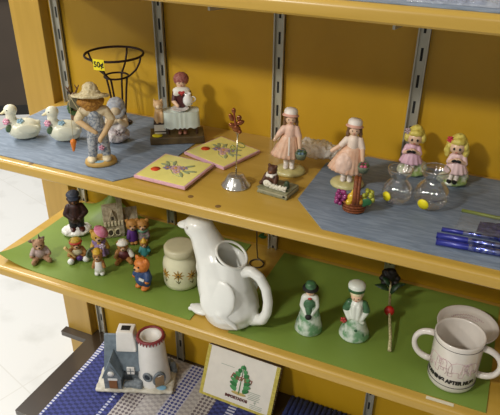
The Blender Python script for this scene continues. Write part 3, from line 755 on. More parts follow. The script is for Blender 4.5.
# ------------------------------------------------------------------ blonde girls
def blonde(label, pos, rz_, second):
    t = thing('girl_figurine', label, 'figurine', pos, rz_, 'blonde girl figurines')
    g = G(mat('#dfe0cc', .35, coat=.4, hex2='#8fa860', scale=70)); g.e((0, 0, .6), (2.55, 2.0, .75)); g.e((1.3, .6, 1.3), (1.3, 1.1, 1.2)); g.e((-1.2, .5, .8), (1.2, 1.1, .8)); g.obj('base', t, remesh=.15, noise=(.8, .3))
    PK = mat('#dbb2c2', .4, coat=.2) if not second else mat('#e4c4c2', .4, coat=.2)
    dx = .3 if second else -.3
    for s in (-1, 1):
        g = G(WHT, DARK); g.cap((dx+s*.5, -.7, 2.6), (dx+s*.45-.2, -1.4, 1.3), .42, .36); g.e((dx+s*.45-.3, -1.65, 1.05), (.42, .62, .36), 1 if second else 0); g.obj('leg', t, remesh=.1)
    g = G(PK); skirt_mesh(g, (dx, 0, 4.6), .85, 1.95, 2.3, 0, 12, .07, sy=.85); g.obj('skirt', t)
    g = G(PK); g.cap((dx, 0, 4.3), (dx, 0, 5.0), .95, .85); g.cap((dx-.9, 0, 5.0), (dx-1.35, -.5, 4.1), .5, .42); g.cap((dx+.9, 0, 5.0), (dx+1.3, -.5, 4.1), .5, .42); g.obj('bodice', t, remesh=.11)
    hx = -.1 if second else -.15; tilt = -.1 if second else .2
    g = G(SKIN); g.e((hx, -.15, 6.7), (1.3, 1.2, 1.2)); g.cap((dx, 0, 5.2), (hx, 0, 6.0), .4)
    g.chain([(dx-1.35, -.55, 4.1), (dx-.6, -1.15, 4.6), (dx-.2, -1.3, 5.0)], [.36, .32, .3]); g.chain([(dx+1.3, -.55, 4.1), (dx+.6, -1.15, 4.6), (dx+.2, -1.3, 5.0)], [.36, .32, .3]); g.obj('body', t, remesh=.1)
    face(t, (hx, -.15, 6.65), 1.25, s=.16)
    g = G(mat('#e0d06a', .45, hex2='#ccb850', scale=150))
    g.e((hx, .35, 7.25), (1.6, 1.35, 1.45)); g.e((hx, -.55, 7.75), (1.15, .75, .6))
    for s in (-1, 1):
        g.e((hx+s*1.3, -.1, 6.8), (.55, .7, .9))
        if second: g.e((hx+s*1.45, .1, 6.0), (.6, .7, .9)); g.e((hx+s*1.4, .1, 5.2), (.45, .5, .5))
    g.e((hx+.1, .4, 8.4), (.9, .8, .5)); g.obj('hair', t, remesh=.11, noise=(.5, .2))
    g = G(mat('#cc3a50', .4) if second else mat('#b8a0a4', .4)); flower(g, (hx-1.35, -.35, 7.95), .6, nrm=(-.6, -1, .4)); g.obj('hair_flower', t)
    g = G(DARK)
    for s in (-1, 1): g.e((dx+s*.4-.15, -1.55, 4.75), (.42, .15, .25), rot=(0, s*.4, 0), u=10, v=6)
    g.e((dx-.15, -1.6, 4.75), .15, u=8, v=6); g.obj('bow', t)
    return t
blonde('blonde girl figurine in pink with a grey hair flower, behind left glass vase', (.780, -.050, TH), .13, False)
blonde('blonde girl figurine with a red hair flower and black shoes, behind right glass vase', (.850, -.058, TH), .06, True)

# ------------------------------------------------------------------ glass vases
VG = glass_mat('clear_vase_glass', (.995, 1, 1), .07, .02); VRIM = glass_mat('vase_rim_glass', (.98, 1, 1), .5, .08)
def vase(label, pos, k, q):
    t = thing('glass_vase', label, 'vase', pos, 0, 'round glass vases', k)
    out = [(0, .0), (1.0, .0), (1.5, .1), (2.3, .9), (2.55, 1.9), (2.3, 2.9), (1.7, 3.7), (1.22, 4.2), (1.15, 4.45), (1.5, 4.75), (1.88, 5.3), (1.95, 6.0)]
    inn = [(1.88, 6.0), (1.8, 5.35), (1.42, 4.85), (1.05, 4.5), (1.12, 4.2), (1.62, 3.6), (2.2, 2.85), (2.44, 1.9), (2.2, 1.0), (1.4, .3), (0, .2)]
    g = G(VG); g.lathe(out+inn, u=40); g.obj('bowl', t)
    g = G(VRIM); g.torus((0, 0, 6.02), 1.93, .08, u=8); g.obj('rim', t)
    g = G(YEL); q = Vector(q).normalized(); p = Vector((0, 0, 1.75))+q*2.58
    g.lathe([(0, .05), (.80, .05), (.80, 0)], 0, p, 22, rot=q.to_track_quat('Z', 'Y').to_euler()); g.obj('sticker', t)
    return t
vase('smaller round glass vase with flared rim and yellow sticker, near left blonde girl', (.778, -.162, TH), .97, (-.46, -.85, .02))
vase('larger round glass vase with flared rim and yellow sticker, near right blonde girl', (.830, -.156, TH), 1.10, (-.26, -.94, -.12))

# ------------------------------------------------------------------ packages at right
FOIL = mat('#2a3088', .35, .2, coat=.3, var=.25, scale=50)
FOIL_GLINT = mat('#9aa0c8', .2, .8, var=.3, scale=160, hex2='#4450a8')  # silver mottling paints the glints on the blue foil
def roll(label, a, b, r, z):
    a, b = Vector(a), Vector(b); L_ = (b-a).length*100
    t = thing('foil_roll', label, 'roll', (a.x, a.y, z), math.atan2(b.y-a.y, b.x-a.x), 'blue foil rolls')
    g = G(FOIL, FOIL_GLINT); g.tube([(0, 0, r), (L_*.3, 0, r), (L_*.31, 0, r), (L_*.8, 0, r), (L_*.81, 0, r), (L_, 0, r)], r, 0, 16)
    g.tube([(L_*.3, -.05, r+.06), (L_*.8, -.05, r+.06)], r*.98, 1, 16)
    for x in (-.05, L_-.1): g.lathe([(0, 0), (r*1.02, 0), (r*1.02, .15), (0, .15)], 0, (x, 0, r), 16, rot=(0, PI/2, 0))
    g.obj('roll', t); return t
roll('slim shiny blue foil roll nearest the clear package of purple', (.859, -.224, 0), (.957, -.2165, 0), .33, TH)
roll('thick blue foil roll, middle of the three at the right', (.855, -.247, 0), (.996, -.236, 0), .48, TH)
roll('blue foil roll with painted silver glints nearest the shelf front', (.857, -.2645, 0), (1.0, -.2525, 0), .48, TH)
t = thing('clear_package', 'flat clear plastic package holding dark purple trimming behind foil rolls', 'package', (.952, -.186, TH), -.07)
def puff(g, x0, x1, y0, y1, h, m, n=22, nz=.25):
    V = []; F = []
    for j in range(n+1):
        for i in range(n+1):
            u, v = i/n, j/n; z = h*(math.sin(PI*u)*math.sin(PI*v))**.45
            z += nz*h*math.sin(u*23+v*9)*math.sin(v*19-u*7)*min(1, 6*u*(1-u))*min(1, 6*v*(1-v))
            V.append((x0+(x1-x0)*u, y0+(y1-y0)*v, max(z, 0)+.02))
    nb = len(V); V += [(x, y, 0) for x, y, z in V]
    for j in range(n):
        for i in range(n):
            a = j*(n+1)+i; F.append((a, a+1, a+n+2, a+n+1)); F.append((nb+a, nb+a+n+1, nb+a+n+2, nb+a+1))
    for i in range(n):
        F.append((i, nb+i, nb+i+1, i+1)); a = n*(n+1)+i; F.append((a, a+1, nb+a+1, nb+a))
        a = i*(n+1); F.append((a, a+n+1, nb+a+n+1, nb+a)); a += n; F.append((a, nb+a, nb+a+n+1, a+n+1))
    g._add(V, F, m)
g = G(film_mat('clear_package_film', '#c8c4bc', .09)); puff(g, -7.5, 9, -2.7, 3.0, 1.1, 0); g.obj('plastic_sleeve', t)
g = G(mat('#1a1236', .6, hex2='#2c2150', scale=200)); puff(g, -4.5, 8.5, -2.2, 1.2, .85, 0, nz=.6); g.obj('purple_trimming', t)
g = G(mat('#77803c', .4)); g.tube([(-7.6, 3.0, .2), (0, 3.05, .35), (9, 3.0, .2)], .28); g.obj('header_strip', t)
# items on the uppermost shelf
t = thing('clear_package', 'clear plastic package of navy cloth on the uppermost shelf edge', 'package', (.850, -.232, ZT + TH), .05)
g = G(film_mat('clear_sleeve_film', '#c4cad6', .45)); puff(g, -8, 12, -3.5, 8, 1.0, 0); g.obj('plastic_sleeve', t)
g = G(mat('#222c58', .7, hex2='#34406e', scale=150)); puff(g, -6.5, 1.0, -2.0, 6, .8, 0); g.obj('navy_cloth', t)

# ------------------------------------------------------------------ bears and friends on the lower shelf
BT = ZB + TH + .0003
def bear_head(g, c, r, muz=1):
    c = Vector(c)
    g.e(c, (r, r*.92, r*.95)); g.e(c + Vector((0, -r*.75, -r*.25)), (r*.46, r*.45, r*.38), muz)
    for s in (-1, 1): g.e(c + Vector((s*r*.75, .05, r*.72)), (r*.36, r*.22, r*.36))
def bear_face(t, c, r):
    c = Vector(c)
    for s in (-1, 1):
        g = G(DARK); g.e(c + Vector((s*r*.36, -r*.86, r*.16)), r*.12, u=8, v=6); g.obj('eye', t)
    g = G(DARK); g.e(c + Vector((0, -r*1.16, -r*.12)), (r*.17, r*.12, r*.13), u=8, v=6); g.obj('nose', t)
FURT = mat('#ac8666', .65, hex2='#967052', scale=220); FURM = mat('#c09a78', .6)
FURB = mat('#a8763c', .6, hex2='#94622c', scale=220); FURO = mat('#d07a2e', .5, hex2='#bd6a22', scale=200)
def bear(label, pos, rz_, fur, muz, pose, k=1.0, clothes=None):
    """small resin bear about 6 cm tall; pose sit or stand"""
    t = thing('bear_figurine', label, 'figurine', pos, rz_, 'bear figurines', k)
    g = G(fur, muz)
    if pose == 'sit':
        g.e((0, .1, 1.6), (1.45, 1.25, 1.6)); hz = 4.1
        for s in (-1, 1):
            g.cap((s*.8, -.4, .75), (s*1.6, -1.9, .62), .68, .6); g.e((s*1.65, -2.2, .72), (.62, .42, .72)); g.cap((s*1.25, 0, 2.7), (s*1.9, -.8, 1.6), .52, .48)
    else:
        g.cap((0, 0, 1.7), (0, 0, 3.0), 1.25, 1.0); hz = 4.6
        for s in (-1, 1):
            g.cap((s*.6, 0, 1.3), (s*.65, -.1, .6), .62, .6); g.e((s*.7, -.4, .42), (.62, .85, .42)); g.cap((s*1.0, 0, 3.1), (s*1.45, -.6, 2.1), .46, .44)
    bear_head(g, (0, -.1, hz), 1.35)
    g.obj('body', t, remesh=.12)
    bear_face(t, (0, -.1, hz), 1.35)
    return t, hz
# 1 teddy
t, hz = bear('brown seated teddy bear figurine alone at the left corner of the green mat', (.081, -.251, BT), .80, FURT, FURM, 'sit', .93)
g = G(mat('#b09a92', .6, hex2='#9a8680', scale=260)); g.e((0, .05, 1.75), (1.55, 1.35, 1.35)); g.cap((-1.2, .1, 2.7), (-1.75, -.6, 1.9), .6, .58); g.cap((1.2, .1, 2.7), (1.75, -.6, 1.9), .6, .58); g.obj('vest', t, remesh=.12)
g = G(mat('#6c5446', .6)); g.e((-1.35, .1, 5.0), (.75, .4, .4), rot=(0, .3, 0)); g.e((.95, .1, 5.35), (.7, .35, .35), rot=(0, -.4, 0)); g.cap((.4, .1, 5.2), (.35, .1, 6.4), .28, .12); g.obj('bow', t, remesh=.1)
# 2 dark bear on snow
t = thing('bear_figurine', 'dark bear figurine in navy cap and maroon coat standing on white snow', 'figurine', (.083, -.135, BT), .75, 'bear figurines', k=1.07)
g = G(mat('#e4e2da', .6, var=.04)); g.e((0, .1, .5), (3.2, 2.5, .8)); g.e((-1.6, -.5, .8), (1.3, 1.3, .6)); g.e((1.5, .3, .8), (1.5, 1.4, .8)); g.e((0, -1.6, .5), (1.4, .9, .5)); g.lathe([(0, 0), (2.8, 0), (2.7, .4), (0, .5)], sy=.78); g.obj('snow_base', t, remesh=.16, noise=(.9, .6), loc=(0, 0, .003))
DB = mat('#3f2416', .6, hex2='#331a0e', scale=220)
g = G(mat('#23242c', .6)); g.cap((-.5, 0, 3.8), (-.6, 0, 1.7), .95, .75); g.cap((.9, 0, 3.8), (1.0, -.1, 1.5), .95, .75); g.obj('trousers', t, remesh=.13)
g = G(mat('#3a1a16', .55, hex2='#2b1210', scale=160)); g.cap((.2, 0, 4.0), (.3, 0, 6.2), 1.65, 1.3); g.chain([(-.9, 0, 6.4), (-1.6, -.2, 5.0), (-.6, -1.3, 4.2)], [.75, .7, .5]); g.chain([(1.5, 0, 6.3), (2.2, -.2, 4.9), (1.1, -1.3, 4.2)], [.75, .7, .5]); g.obj('coat', t, remesh=.13)
g = G(DB, mat('#6a4226', .6)); g.e((.3, -.05, 8.0), (1.25, 1.15, 1.2)); g.e((.3, -.95, 7.75), (.55, .5, .45), 1); g.cap((.3, 0, 6.6), (.3, 0, 7.2), .8); g.e((-.3, -1.5, 4.1), .5); g.e((.9, -1.5, 4.1), .5)
for s in (-1, 1): g.e((.3+s*1.15, .1, 8.2), (.35, .25, .4))
g.obj('body', t, remesh=.11); bear_face(t, (.3, -.05, 8.0), 1.2)
for x, y in ((-.7, -.5), (1.1, -.8)):
    g = G(mat('#4a1e14', .4)); g.e((x, y, 1.25), (.75, 1.15, .55)); g.obj('shoe', t)
g = G(mat('#2c3446', .55)); g.lathe([(0, 1.15), (1.0, 1.05), (1.38, .7), (1.35, .35), (1.1, 0), (0, 0)], 0, (.3, 0, 8.7), 24, rot=(.1, -.1, 0)); g.e((.25, -1.1, 8.75), (1.15, .85, .16), rot=(.25, 0, 0)); g.obj('cap', t, remesh=.11, smooth=2)
# 3 baseball bear
t, hz = bear('seated baseball bear figurine holding a bat, in yellow cap with red band', (.148, -.215, BT), .76, FURB, FURM, 'sit', .88)
g = G(mat('#c9a63c', .5, hex2='#b5902c', scale=200)); g.e((0, .15, 4.75), (1.4, 1.25, .95)); g.obj('cap', t, remesh=.12)
g = G(mat('#b8342a', .45)); g.torus((0, .05, 4.6), 1.32, .24, sy=.95, n=28, u=8); g.obj('red_band', t)
g = G(mat('#d8b878', .45)); g.cap((-.7, -1.6, 1.4), (-2.5, -1.2, 4.0), .2, .42); g.obj('bat', t)
for s in (-1, 1):
    g = G(mat('#e4e4e0', .5)); g.e((s*1.75, -2.3, .75), (.78, .72, .78)); g.obj('shoe', t)
g = G(mat('#4a2a6e', .45)); g.e((.4, -1.75, .95), (.75, .6, .7)); g.obj('mitt', t)
g = G(mat('#cfc6a0', .55)); g.e((0, .05, 1.9), (1.55, 1.3, 1.1)); g.obj('shirt', t)
# 4 pink hat bear
t, hz = bear('blonde bear figurine in tilted pink hat and lilac dress, in front of cottage', (.187, -.188, BT), .70, mat('#c9a03e', .55, hex2='#b68c2e', scale=200), FURM, 'stand', 1.12)
g = G(mat('#d97a9c', .45, hex2='#e49ab4', scale=160)); g.lathe([(0, .95), (.65, .9), (.95, .4), (1.45, .2), (1.5, 0), (0, 0)], 0, (.6, -.1, 5.3), 24, rot=(.25, .6, 0)); g.obj('hat', t)
g = G(mat('#9a7fa8', .5, hex2='#7d6492', scale=160)); skirt_mesh(g, (0, 0, 3.3), .95, 1.75, 2.7, 0, 10, .06, sy=.9); g.cap((-.5, 0, 3.2), (.5, 0, 3.2), .85); g.obj('dress', t)
g = G(mat('#cbb8cc', .5)); flower(g, (.5, -1.3, 2.9), .6); g.obj('posy', t)
g = G(mat('#6c7462', .5)); g.torus((-1.6, -1.1, 1.6), .95, .22, rot=(PI/2, 0, .5), n=24); g.e((-1.6, -1.1, 1.6), (.75, .2, .75), rot=(0, 0, .5)); g.obj('wheel', t)
# 5 white overalls bear
t, hz = bear('small brown bear figurine in white overalls nearest the front of the group', (.226, -.243, BT), .5, FURB, FURM, 'stand', .9)
t.scale = (.76, .8, 1.0)
g = G(mat('#e2e0da', .5)); g.cap((0, -.02, 1.7), (0, 0, 2.8), 1.38, 1.1)
for s in (-1, 1): g.cap((s*.6, 0, 1.3), (s*.66, -.12, .6), .72, .68); g.e((s*.7, -.4, .44), (.68, .9, .46))
g.obj('overalls', t, remesh=.12)
g = G(mat('#c9a02a', .5)); g.e((-.1, .1, 5.5), (1.15, 1.05, .75)); g.e((-.1, -.6, 5.35), (1.0, .7, .16)); g.obj('hat', t, remesh=.11)
# 6 white hat bear
t, hz = bear('seated brown bear figurine in round white hat and maroon suit', (.242, -.181, BT), .60, FURB, FURM, 'sit', .88)
g = G(mat('#e4e0d6', .5)); g.lathe([(0, .95), (.8, .85), (1.3, .3), (1.5, 0), (1.2, -.05), (0, 0)], 0, (0, -.05, 4.85), 24); g.obj('hat', t)
g = G(mat('#5e2426', .5)); g.e((0, .05, 1.7), (1.58, 1.36, 1.45)); g.obj('suit', t)
g = G(mat('#e4e0d6', .5)); g.cap((1.3, 0, 2.8), (1.95, -.75, 1.7), .62, .6); g.obj('sleeve', t)
# 7 teal bear
t, hz = bear('smallest bear figurine, in teal clothes and pointed yellow hat', (.272, -.148, BT), .6, FURB, FURM, 'stand', .66)
g = G(mat('#3f8a8a', .5)); g.cap((0, 0, 1.2), (0, 0, 3.0), 1.45, 1.12)
for s in (-1, 1): g.cap((s*1.0, 0, 3.1), (s*1.5, -.6, 2.1), .56, .54)
g.obj('clothes', t, remesh=.13)
g = G(mat('#c9a02a', .5)); g.lathe([(0, 1.6), (.3, 1.2), (1.0, .3), (1.25, 0), (0, 0)], 0, (0, 0, 5.3), 20); g.obj('hat', t)
# 8 orange bear
t, hz = bear('orange bear figurine in blue overalls standing beside the cream jar', (.332, -.243, BT), -.25, FURO, mat('#e2a060', .5), 'stand', 1.2)
g = G(mat('#2f4a78', .5, hex2='#263c66', scale=150)); g.cap((0, 0, 1.9), (0, 0, 2.9), 1.42, 1.18)
for s in (-1, 1): g.cap((s*.6, 0, 1.5), (s*.64, -.05, 1.05), .72, .7); g.cap((s*1.0, 0, 3.1), (s*1.4, -.45, 2.35), .58, .54)
g.obj('overalls', t, remesh=.12)
g = G(mat('#d8d8d4', .5)); g.box((.9, -1.25, 2.6), (.9, .2, .5), rot=(0, .3, .4), bev=.05); g.obj('patch', t)
# 9 two bears
t = thing('bear_figurine', 'pair of honey bears hugging in plaid clothes beside the cottage', 'figurine', (.228, -.110, BT), .60, 'bear figurines', k=.98)
FH = mat('#b5813c', .6, hex2='#a06c2c', scale=200)
g = G(FH, FURM)
for x, z in ((-.75, 4.7), (1.4, 4.5)): bear_head(g, (x, -.1, z), 1.45); g.cap((x, 0, 1.4), (x, 0, 3.2), 1.0, .8); g.e((x-.4, -.9, .45), (.5, .7, .4)); g.e((x+.4, -.9, .45), (.5, .7, .4))
g.obj('body', t, remesh=.12)
for x, z in ((-.75, 4.7), (1.4, 4.5)): bear_face(t, (x, -.1, z), 1.45)
g = G(mat('#5c2f7e', .5)); g.cap((-.95, -.05, 1.2), (-.8, 0, 3.2), 1.2, .95); g.cap((-1.5, -.2, 3.2), (-1.9, -.9, 1.8), .5, .45); g.obj('purple_coat', t, remesh=.12)
g = G(mat('#a87890', .55, hex2='#5f7a5c', scale=330)); g.cap((1.5, -.05, 1.2), (1.45, 0, 3.2), 1.25, 1.0); g.cap((2.2, -.2, 3.2), (2.5, -.9, 1.9), .5, .45); g.obj('plaid_coat', t, remesh=.12)
g = G(mat('#7fae94', .5)); g.torus((1.35, -.1, 3.35), 1.0, .35, n=24); g.obj('scarf', t)
# cottage
t = thing('cottage_figurine', 'grey-brown half-timbered cottage figurine with a tall chimney behind bears', 'figurine', (.162, -.102, BT), .70)
t.scale = (.92, .95, 1.16)
ST = mat('#b5a98e', .75, hex2='#9a8d72', scale=140, bump=.6); RF = mat('#aea186', .75, hex2='#8f8369', scale=150, bump=.8); IV = mat('#d9cdaa', .6)
g = G(ST, IV, mat('#4c4234', .8)); g.box((0, 0, 1.6), (4.6, 3.6, 3.2), 0, bev=.15)
for x in (-.9, .8): g.e((x, -1.75, 1.1), (.62, .25, .95), 2)
for x in (-.9, .8): g.torus((x, -1.9, 1.2), .7, .16, 1, rot=(PI/2, 0, 0), n=20, u=6)
g.obj('walls', t)
g = G(RF)
g.prism([(-2.1, 3.1), (2.1, 3.1), (.5, 6.5), (-.5, 6.5)], -2.4, 2.4, 0, T=lambda v: Vector((v.z, v.x*1.0, v.y)))
g.obj('roof', t)
g = G(ST, mat('#4c4234', .8)); g.prism([(-1.0, 3.7), (1.0, 3.7), (0, 5.9)], -2.1, -.6, 0, T=lambda v: Vector((v.x-.2, v.z, v.y))); g.box((-.2, -2.1, 4.4), (.6, .1, .8), 1); g.obj('dormer', t)
g = G(IV)
for i in range(6): g.box((-2.0+i*.8, -2.15, 3.25), (.5, .3, .95), bev=.08)
g.obj('balusters', t)
g = G(ST); g.box((1.75, -1.5, 4.7), (1.3, 1.2, 8.0), bev=.1); g.box((1.75, -1.5, 8.7), (1.6, 1.45, .4), bev=.08); g.obj('chimney', t)
g = G(ST, RF); g.box((3.9, .3, 1.5), (3.2, 2.8, 3.0), 0, bev=.12); g.prism([(-1.8, 2.9), (1.8, 2.9), (0, 5.4)], -1.9, 1.9, 1, T=lambda v: Vector((v.z+3.9, v.x+.3, v.y))); g.obj('side_wing', t)

# ------------------------------------------------------------------ cream jar
t = thing('ceramic_jar', 'cream lidded jar with brown daisies beside the white duck pitcher', 'jar', (.3895, -.196, BT), .52, k=.93)
JC = mat('#dcd8b6', .3, coat=.4, var=.04)
g = G(JC); g.lathe([(0, 0), (3.2, 0), (3.6, .3), (3.8, 1.2), (3.8, 5.2), (3.6, 6.2), (3.1, 6.9), (2.95, 7.3), (2.95, 7.7), (0, 7.7)], u=44); g.obj('body', t)
g = G(mat('#c9c2a0', .35, coat=.3, var=.04)); g.lathe([(0, 7.72), (3.2, 7.72), (3.35, 7.9), (3.35, 9.1), (3.15, 9.4), (2.6, 9.5), (0, 9.5)], u=44); g.obj('lid', t)
g = G(mat('#a67e2a', .4), mat('#4a3a1c', .4), mat('#5a5a28', .4))
def oncyl(a, z, r=3.83): return Vector((r*math.sin(a), -r*math.cos(a), z))
for a0, zc in ((-.95, 4.0), (-.15, 4.2), (.62, 3.8), (1.35, 4.0)):
    for i in range(8):
        b = 2*PI*i/8; p0 = oncyl(a0+.06*math.cos(b), zc+.22*math.sin(b)); p1 = oncyl(a0+.32*math.cos(b), zc+1.2*math.sin(b)); g.cap(p0, p1, .22, .07, 0, u=6)
    g.e(oncyl(a0, zc), .32, 1, u=8, v=6); g.tube([oncyl(a0, zc-.9), oncyl(a0+.02, zc-2.0)], .07, 2, 6)
    for s in (-1, 1): g.cap(oncyl(a0+.02, zc-1.9), oncyl(a0+s*.13, zc-1.35), .1, .05, 2, u=6)
g.obj('daisy_decoration', t)

# ------------------------------------------------------------------ duck pitcher
t = thing('duck_pitcher', 'large white ceramic duck pitcher with loop handle on the lower shelf', 'pitcher', (.520, -.250, BT), -.16)
PW = mat('#e4e4dd', .3, coat=.25, var=.015)
g = G(PW)
g.lathe([(0, 0), (4.4, 0), (5.0, .5), (4.8, 2), (0, 3)], 0, (.3, 0, 0), sy=.9)
g.e((.4, 0, 3.4), (5.6, 4.8, 3.4)); g.chain([(.3, 0, 3.6), (-.9, 0, 7.6), (-2.0, 0, 11.0)], [5.3, 5.0, 4.0])
g.chain([(-2.2, 0, 10.8), (-4.0, 0, 13.8), (-5.2, 0, 16.0)], [3.8, 3.0, 2.5]); g.e((-6.2, 0, 17.1), (2.9, 2.5, 2.4))
g.cap((.4, 0, 8.0), (.2, 0, 11.9), 4.1, 3.2); g.cap((2.8, 0, 2.9), (5.4, 0, 2.0), 2.9, 1.3)
g.e((-4.7, 0, 10.2), (1.4, 2.9, 1.9))
ctr = Vector((.55, 0, 13.3)); nrm = Vector((.50, 0, .866)); q = nrm.to_track_quat('Z', 'Y')
cut = G(PW); cut.lathe([(0, -8.5), (1.8, -8.0), (2.5, -6), (2.75, -2), (2.8, 5), (0, 5)], 0, ctr, 40, rot=q.to_euler(), sy=1.0)
g.obj('body', t, remesh=.24, smooth=24, cut=cut)
g = G(PW); g.torus(ctr + nrm*.55, 2.85, .24, rot=q.to_euler(), n=48, u=10); g.obj('rim', t)
g = G(PW); g.cap((-8.1, 0, 16.9), (-10.3, 0, 16.3), 1.25, .55); g.e((-9.6, 0, 16.35), (1.35, 1.05, .45)); g.obj('beak', t, remesh=.14)
for s in (-1, 1):
    g = G(mat('#d8d6d2', .2, coat=.5)); g.e((-7.1, s*2.3, 17.7), .26, u=10, v=8); g.obj('eye', t)
    g = G(PW); g.e((.5, s*4.05, 6.4), (3.5, .95, 4.4), rot=(s*.16, .45, 0)); g.cap((1.6, s*4.35, 4.2), (4.2, s*3.6, 1.3), 1.0, .4); g.obj('wing', t, remesh=.22, smooth=14)
    g = G(PW); g.e((-4.8, s*2.2, .7), (2.2, 1.4, .65)); g.cap((-5.4, s*2.2, .65), (-6.7, s*2.9, .55), .6, .45); g.cap((-5.4, s*2.2, .65), (-6.9, s*2.1, .55), .6, .45); g.obj('foot', t, remesh=.15)
g = G(PW); pts = [(2.9, 0, 10.9), (4.9, 0, 11.9), (6.6, 0, 11.3), (7.9, 0, 9.4), (8.4, 0, 6.8), (8.2, 0, 4.4), (7.3, 0, 2.4), (5.2, 0, 1.5)]
g.chain(pts, [1.1, .95, .9, .88, .88, .9, 1.0, 1.2]); g.obj('handle', t, remesh=.2, smooth=8)

# wire stem with leaves behind the pitcher
t = thing('leaf_ornament', 'thin wire stem with small green leaves standing behind the duck pitcher', 'ornament', (.500, -.075, ZB + .0004), .41)
g = G(mat('#5a5048', .4, .5)); g.torus((0, 0, .15), 1.5, .15, n=28); g.tube([(1.5, 0, .15), (.9, .2, .9), (.2, 0, 1.6), (0, 0, 4), (-.1, 0, 12.6)], .13); g.obj('stem', t)
for c, ro in (((-.9, 0, 9.3), .4), ((-1.5, -.1, 9.9), -.2), ((.9, 0, 7.2), -.5), ((1.3, -.1, 6.8), .2)):
    g = G(mat('#3c7a34', .4, hex2='#2c5f28', scale=200)); g.e(c, (.75, .2, .4), rot=(0, ro, .3)); g.obj('leaf', t)

# ------------------------------------------------------------------ green porcelain ladies
PG = mat('#d3ddcf', .25, coat=.4, hex2='#6d9a70', scale=55)
PWH = mat('#dfe3d8', .25, coat=.4, var=.03); GRN = mat('#44704a', .3, coat=.3, hex2='#335a3a', scale=120)
t = thing('lady_figurine', 'porcelain lady bell with dark green hat and black muff on green mat', 'figurine', (.666, -.222, BT), .29, 'green porcelain ladies', k=.95)
g = G(PG); g.lathe([(0, 0), (2.5, 0), (2.65, .25), (2.5, 1.1), (2.05, 3.0), (1.6, 5.0), (1.25, 6.6), (1.0, 7.2), (0, 7.3)], u=40); g.obj('gown', t)
g = G(PWH); g.cap((-.9, 0, 7.3), (.7, 0, 7.3), .75, .75); g.chain([(-1.15, 0, 7.2), (-1.4, -.4, 5.7), (-.6, -1.4, 4.6)], [.6, .55, .45]); g.chain([(.95, 0, 7.2), (1.2, -.4, 5.7), (.4, -1.4, 4.6)], [.6, .55, .45]); g.obj('sleeves', t, remesh=.12)
g = G(GRN); g.e((-.1, -.75, 6.2), (1.15, .65, 1.3)); g.cap((-.15, -1.0, 5.6), (-.15, -1.45, 4.4), .75, .6); g.obj('bodice', t, remesh=.12, smooth=8)
g = G(DARK); g.e((-.15, -1.9, 4.2), (.62, .5, .6)); g.obj('muff', t)
g = G(SKIN); g.e((-.1, -.1, 8.9), (.85, .82, .95)); g.cap((-.1, 0, 7.8), (-.1, 0, 8.4), .4); g.obj('head', t, remesh=.1); face(t, (-.1, -.1, 8.9), .85)
g = G(mat('#5c3a22', .5)); g.e((-.1, .3, 8.95), (1.0, .85, .95)); g.obj('hair', t)
g = G(GRN, DARK); g.lathe([(0, 1.35), (.7, 1.3), (.95, 1.0), (1.0, .35), (1.05, .2), (1.45, .1), (1.5, -.05), (1.0, -.1), (0, -.1)], 0, (-.1, -.1, 9.6), 28, ms=[0, 0, 0, 1, 1, 1, 1, 1], rot=(.1, 0, 0)); g.obj('hat', t)
g = G(mat('#b03a30', .4)); g.e((-.1, -.95, 7.7), (.4, .2, .22)); g.obj('ribbon', t)
t = thing('lady_figurine', 'porcelain lady in white and green bonnet with red flower at her side', 'figurine', (.745, -.203, BT), .19, 'green porcelain ladies', k=.95)
g = G(PG)
g.lathe([(0, 0), (2.7, 0), (2.9, .3), (2.65, 1.1), (2.15, 2.3), (1.75, 3.7), (1.4, 5.4), (0, 5.5)]); g.cap((-.8, -1.2, 1.0), (-.4, -.8, 4.0), 1.0, .6); g.cap((1.0, -1.2, 1.0), (.5, -.8, 4.0), 1.0, .6); g.obj('gown', t, remesh=.16)
g = G(PWH, GRN); g.cap((0, 0, 5.2), (-.1, 0, 7.2), 1.6, 1.2); g.cap((-.5, -.9, 7.0), (-.35, -1.3, 4.9), .6, .5); g.cap((.35, -.9, 7.0), (.3, -1.3, 4.7), .6, .5); g.cap((-1.3, -1.0, 5.2), (1.3, -1.2, 4.0), .42, .42)
for s in (-1, 1): g.chain([(s*1.25-.1, 0, 7.3), (s*1.8-.1, -.3, 6.2)], [.75, .72], 1); g.cap((s*1.8-.1, -.4, 5.9), (s*1.1-.1, -1.2, 4.7), .62, .5)
g.obj('shawl', t, remesh=.13)
g = G(SKIN); g.e((-.3, -.2, 9.0), (1.05, 1.0, 1.1)); g.cap((-.2, 0, 7.6), (-.3, 0, 8.4), .45); g.obj('head', t, remesh=.1); face(t, (-.3, -.2, 8.9), 1.05)
g = G(mat('#ddd2a8', .5)); g.e((-.3, .2, 9.35), (1.25, 1.05, 1.0)); g.e((-.3, -.75, 9.75), (.9, .5, .35)); g.obj('hair', t, remesh=.11, noise=(.4, .15))
g = G(PWH, GRN); g.lathe([(0, 1.7), (1.0, 1.65), (1.5, 1.35), (1.6, .9), (1.55, .6), (1.5, .0), (1.25, -.05), (0, 0)], 0, (-.45, .05, 10.15), 28, ms=[0, 0, 0, 0, 1, 1, 0], rot=(-.1, .0, 0)); g.obj('bonnet', t)
g = G(mat('#b03a36', .4)); flower(g, (-2.15, -.9, 3.7), .65, nrm=(-.3, -1, .2)); g.obj('flower', t)
g = G(GRN)
for c in ((.2, -1.9, 2.3), (-1.2, -1.75, 1.4), (1.4, -1.75, 1.3)): g.e(c, (.5, .25, .55), u=10, v=6)
g.obj('leaf', t)

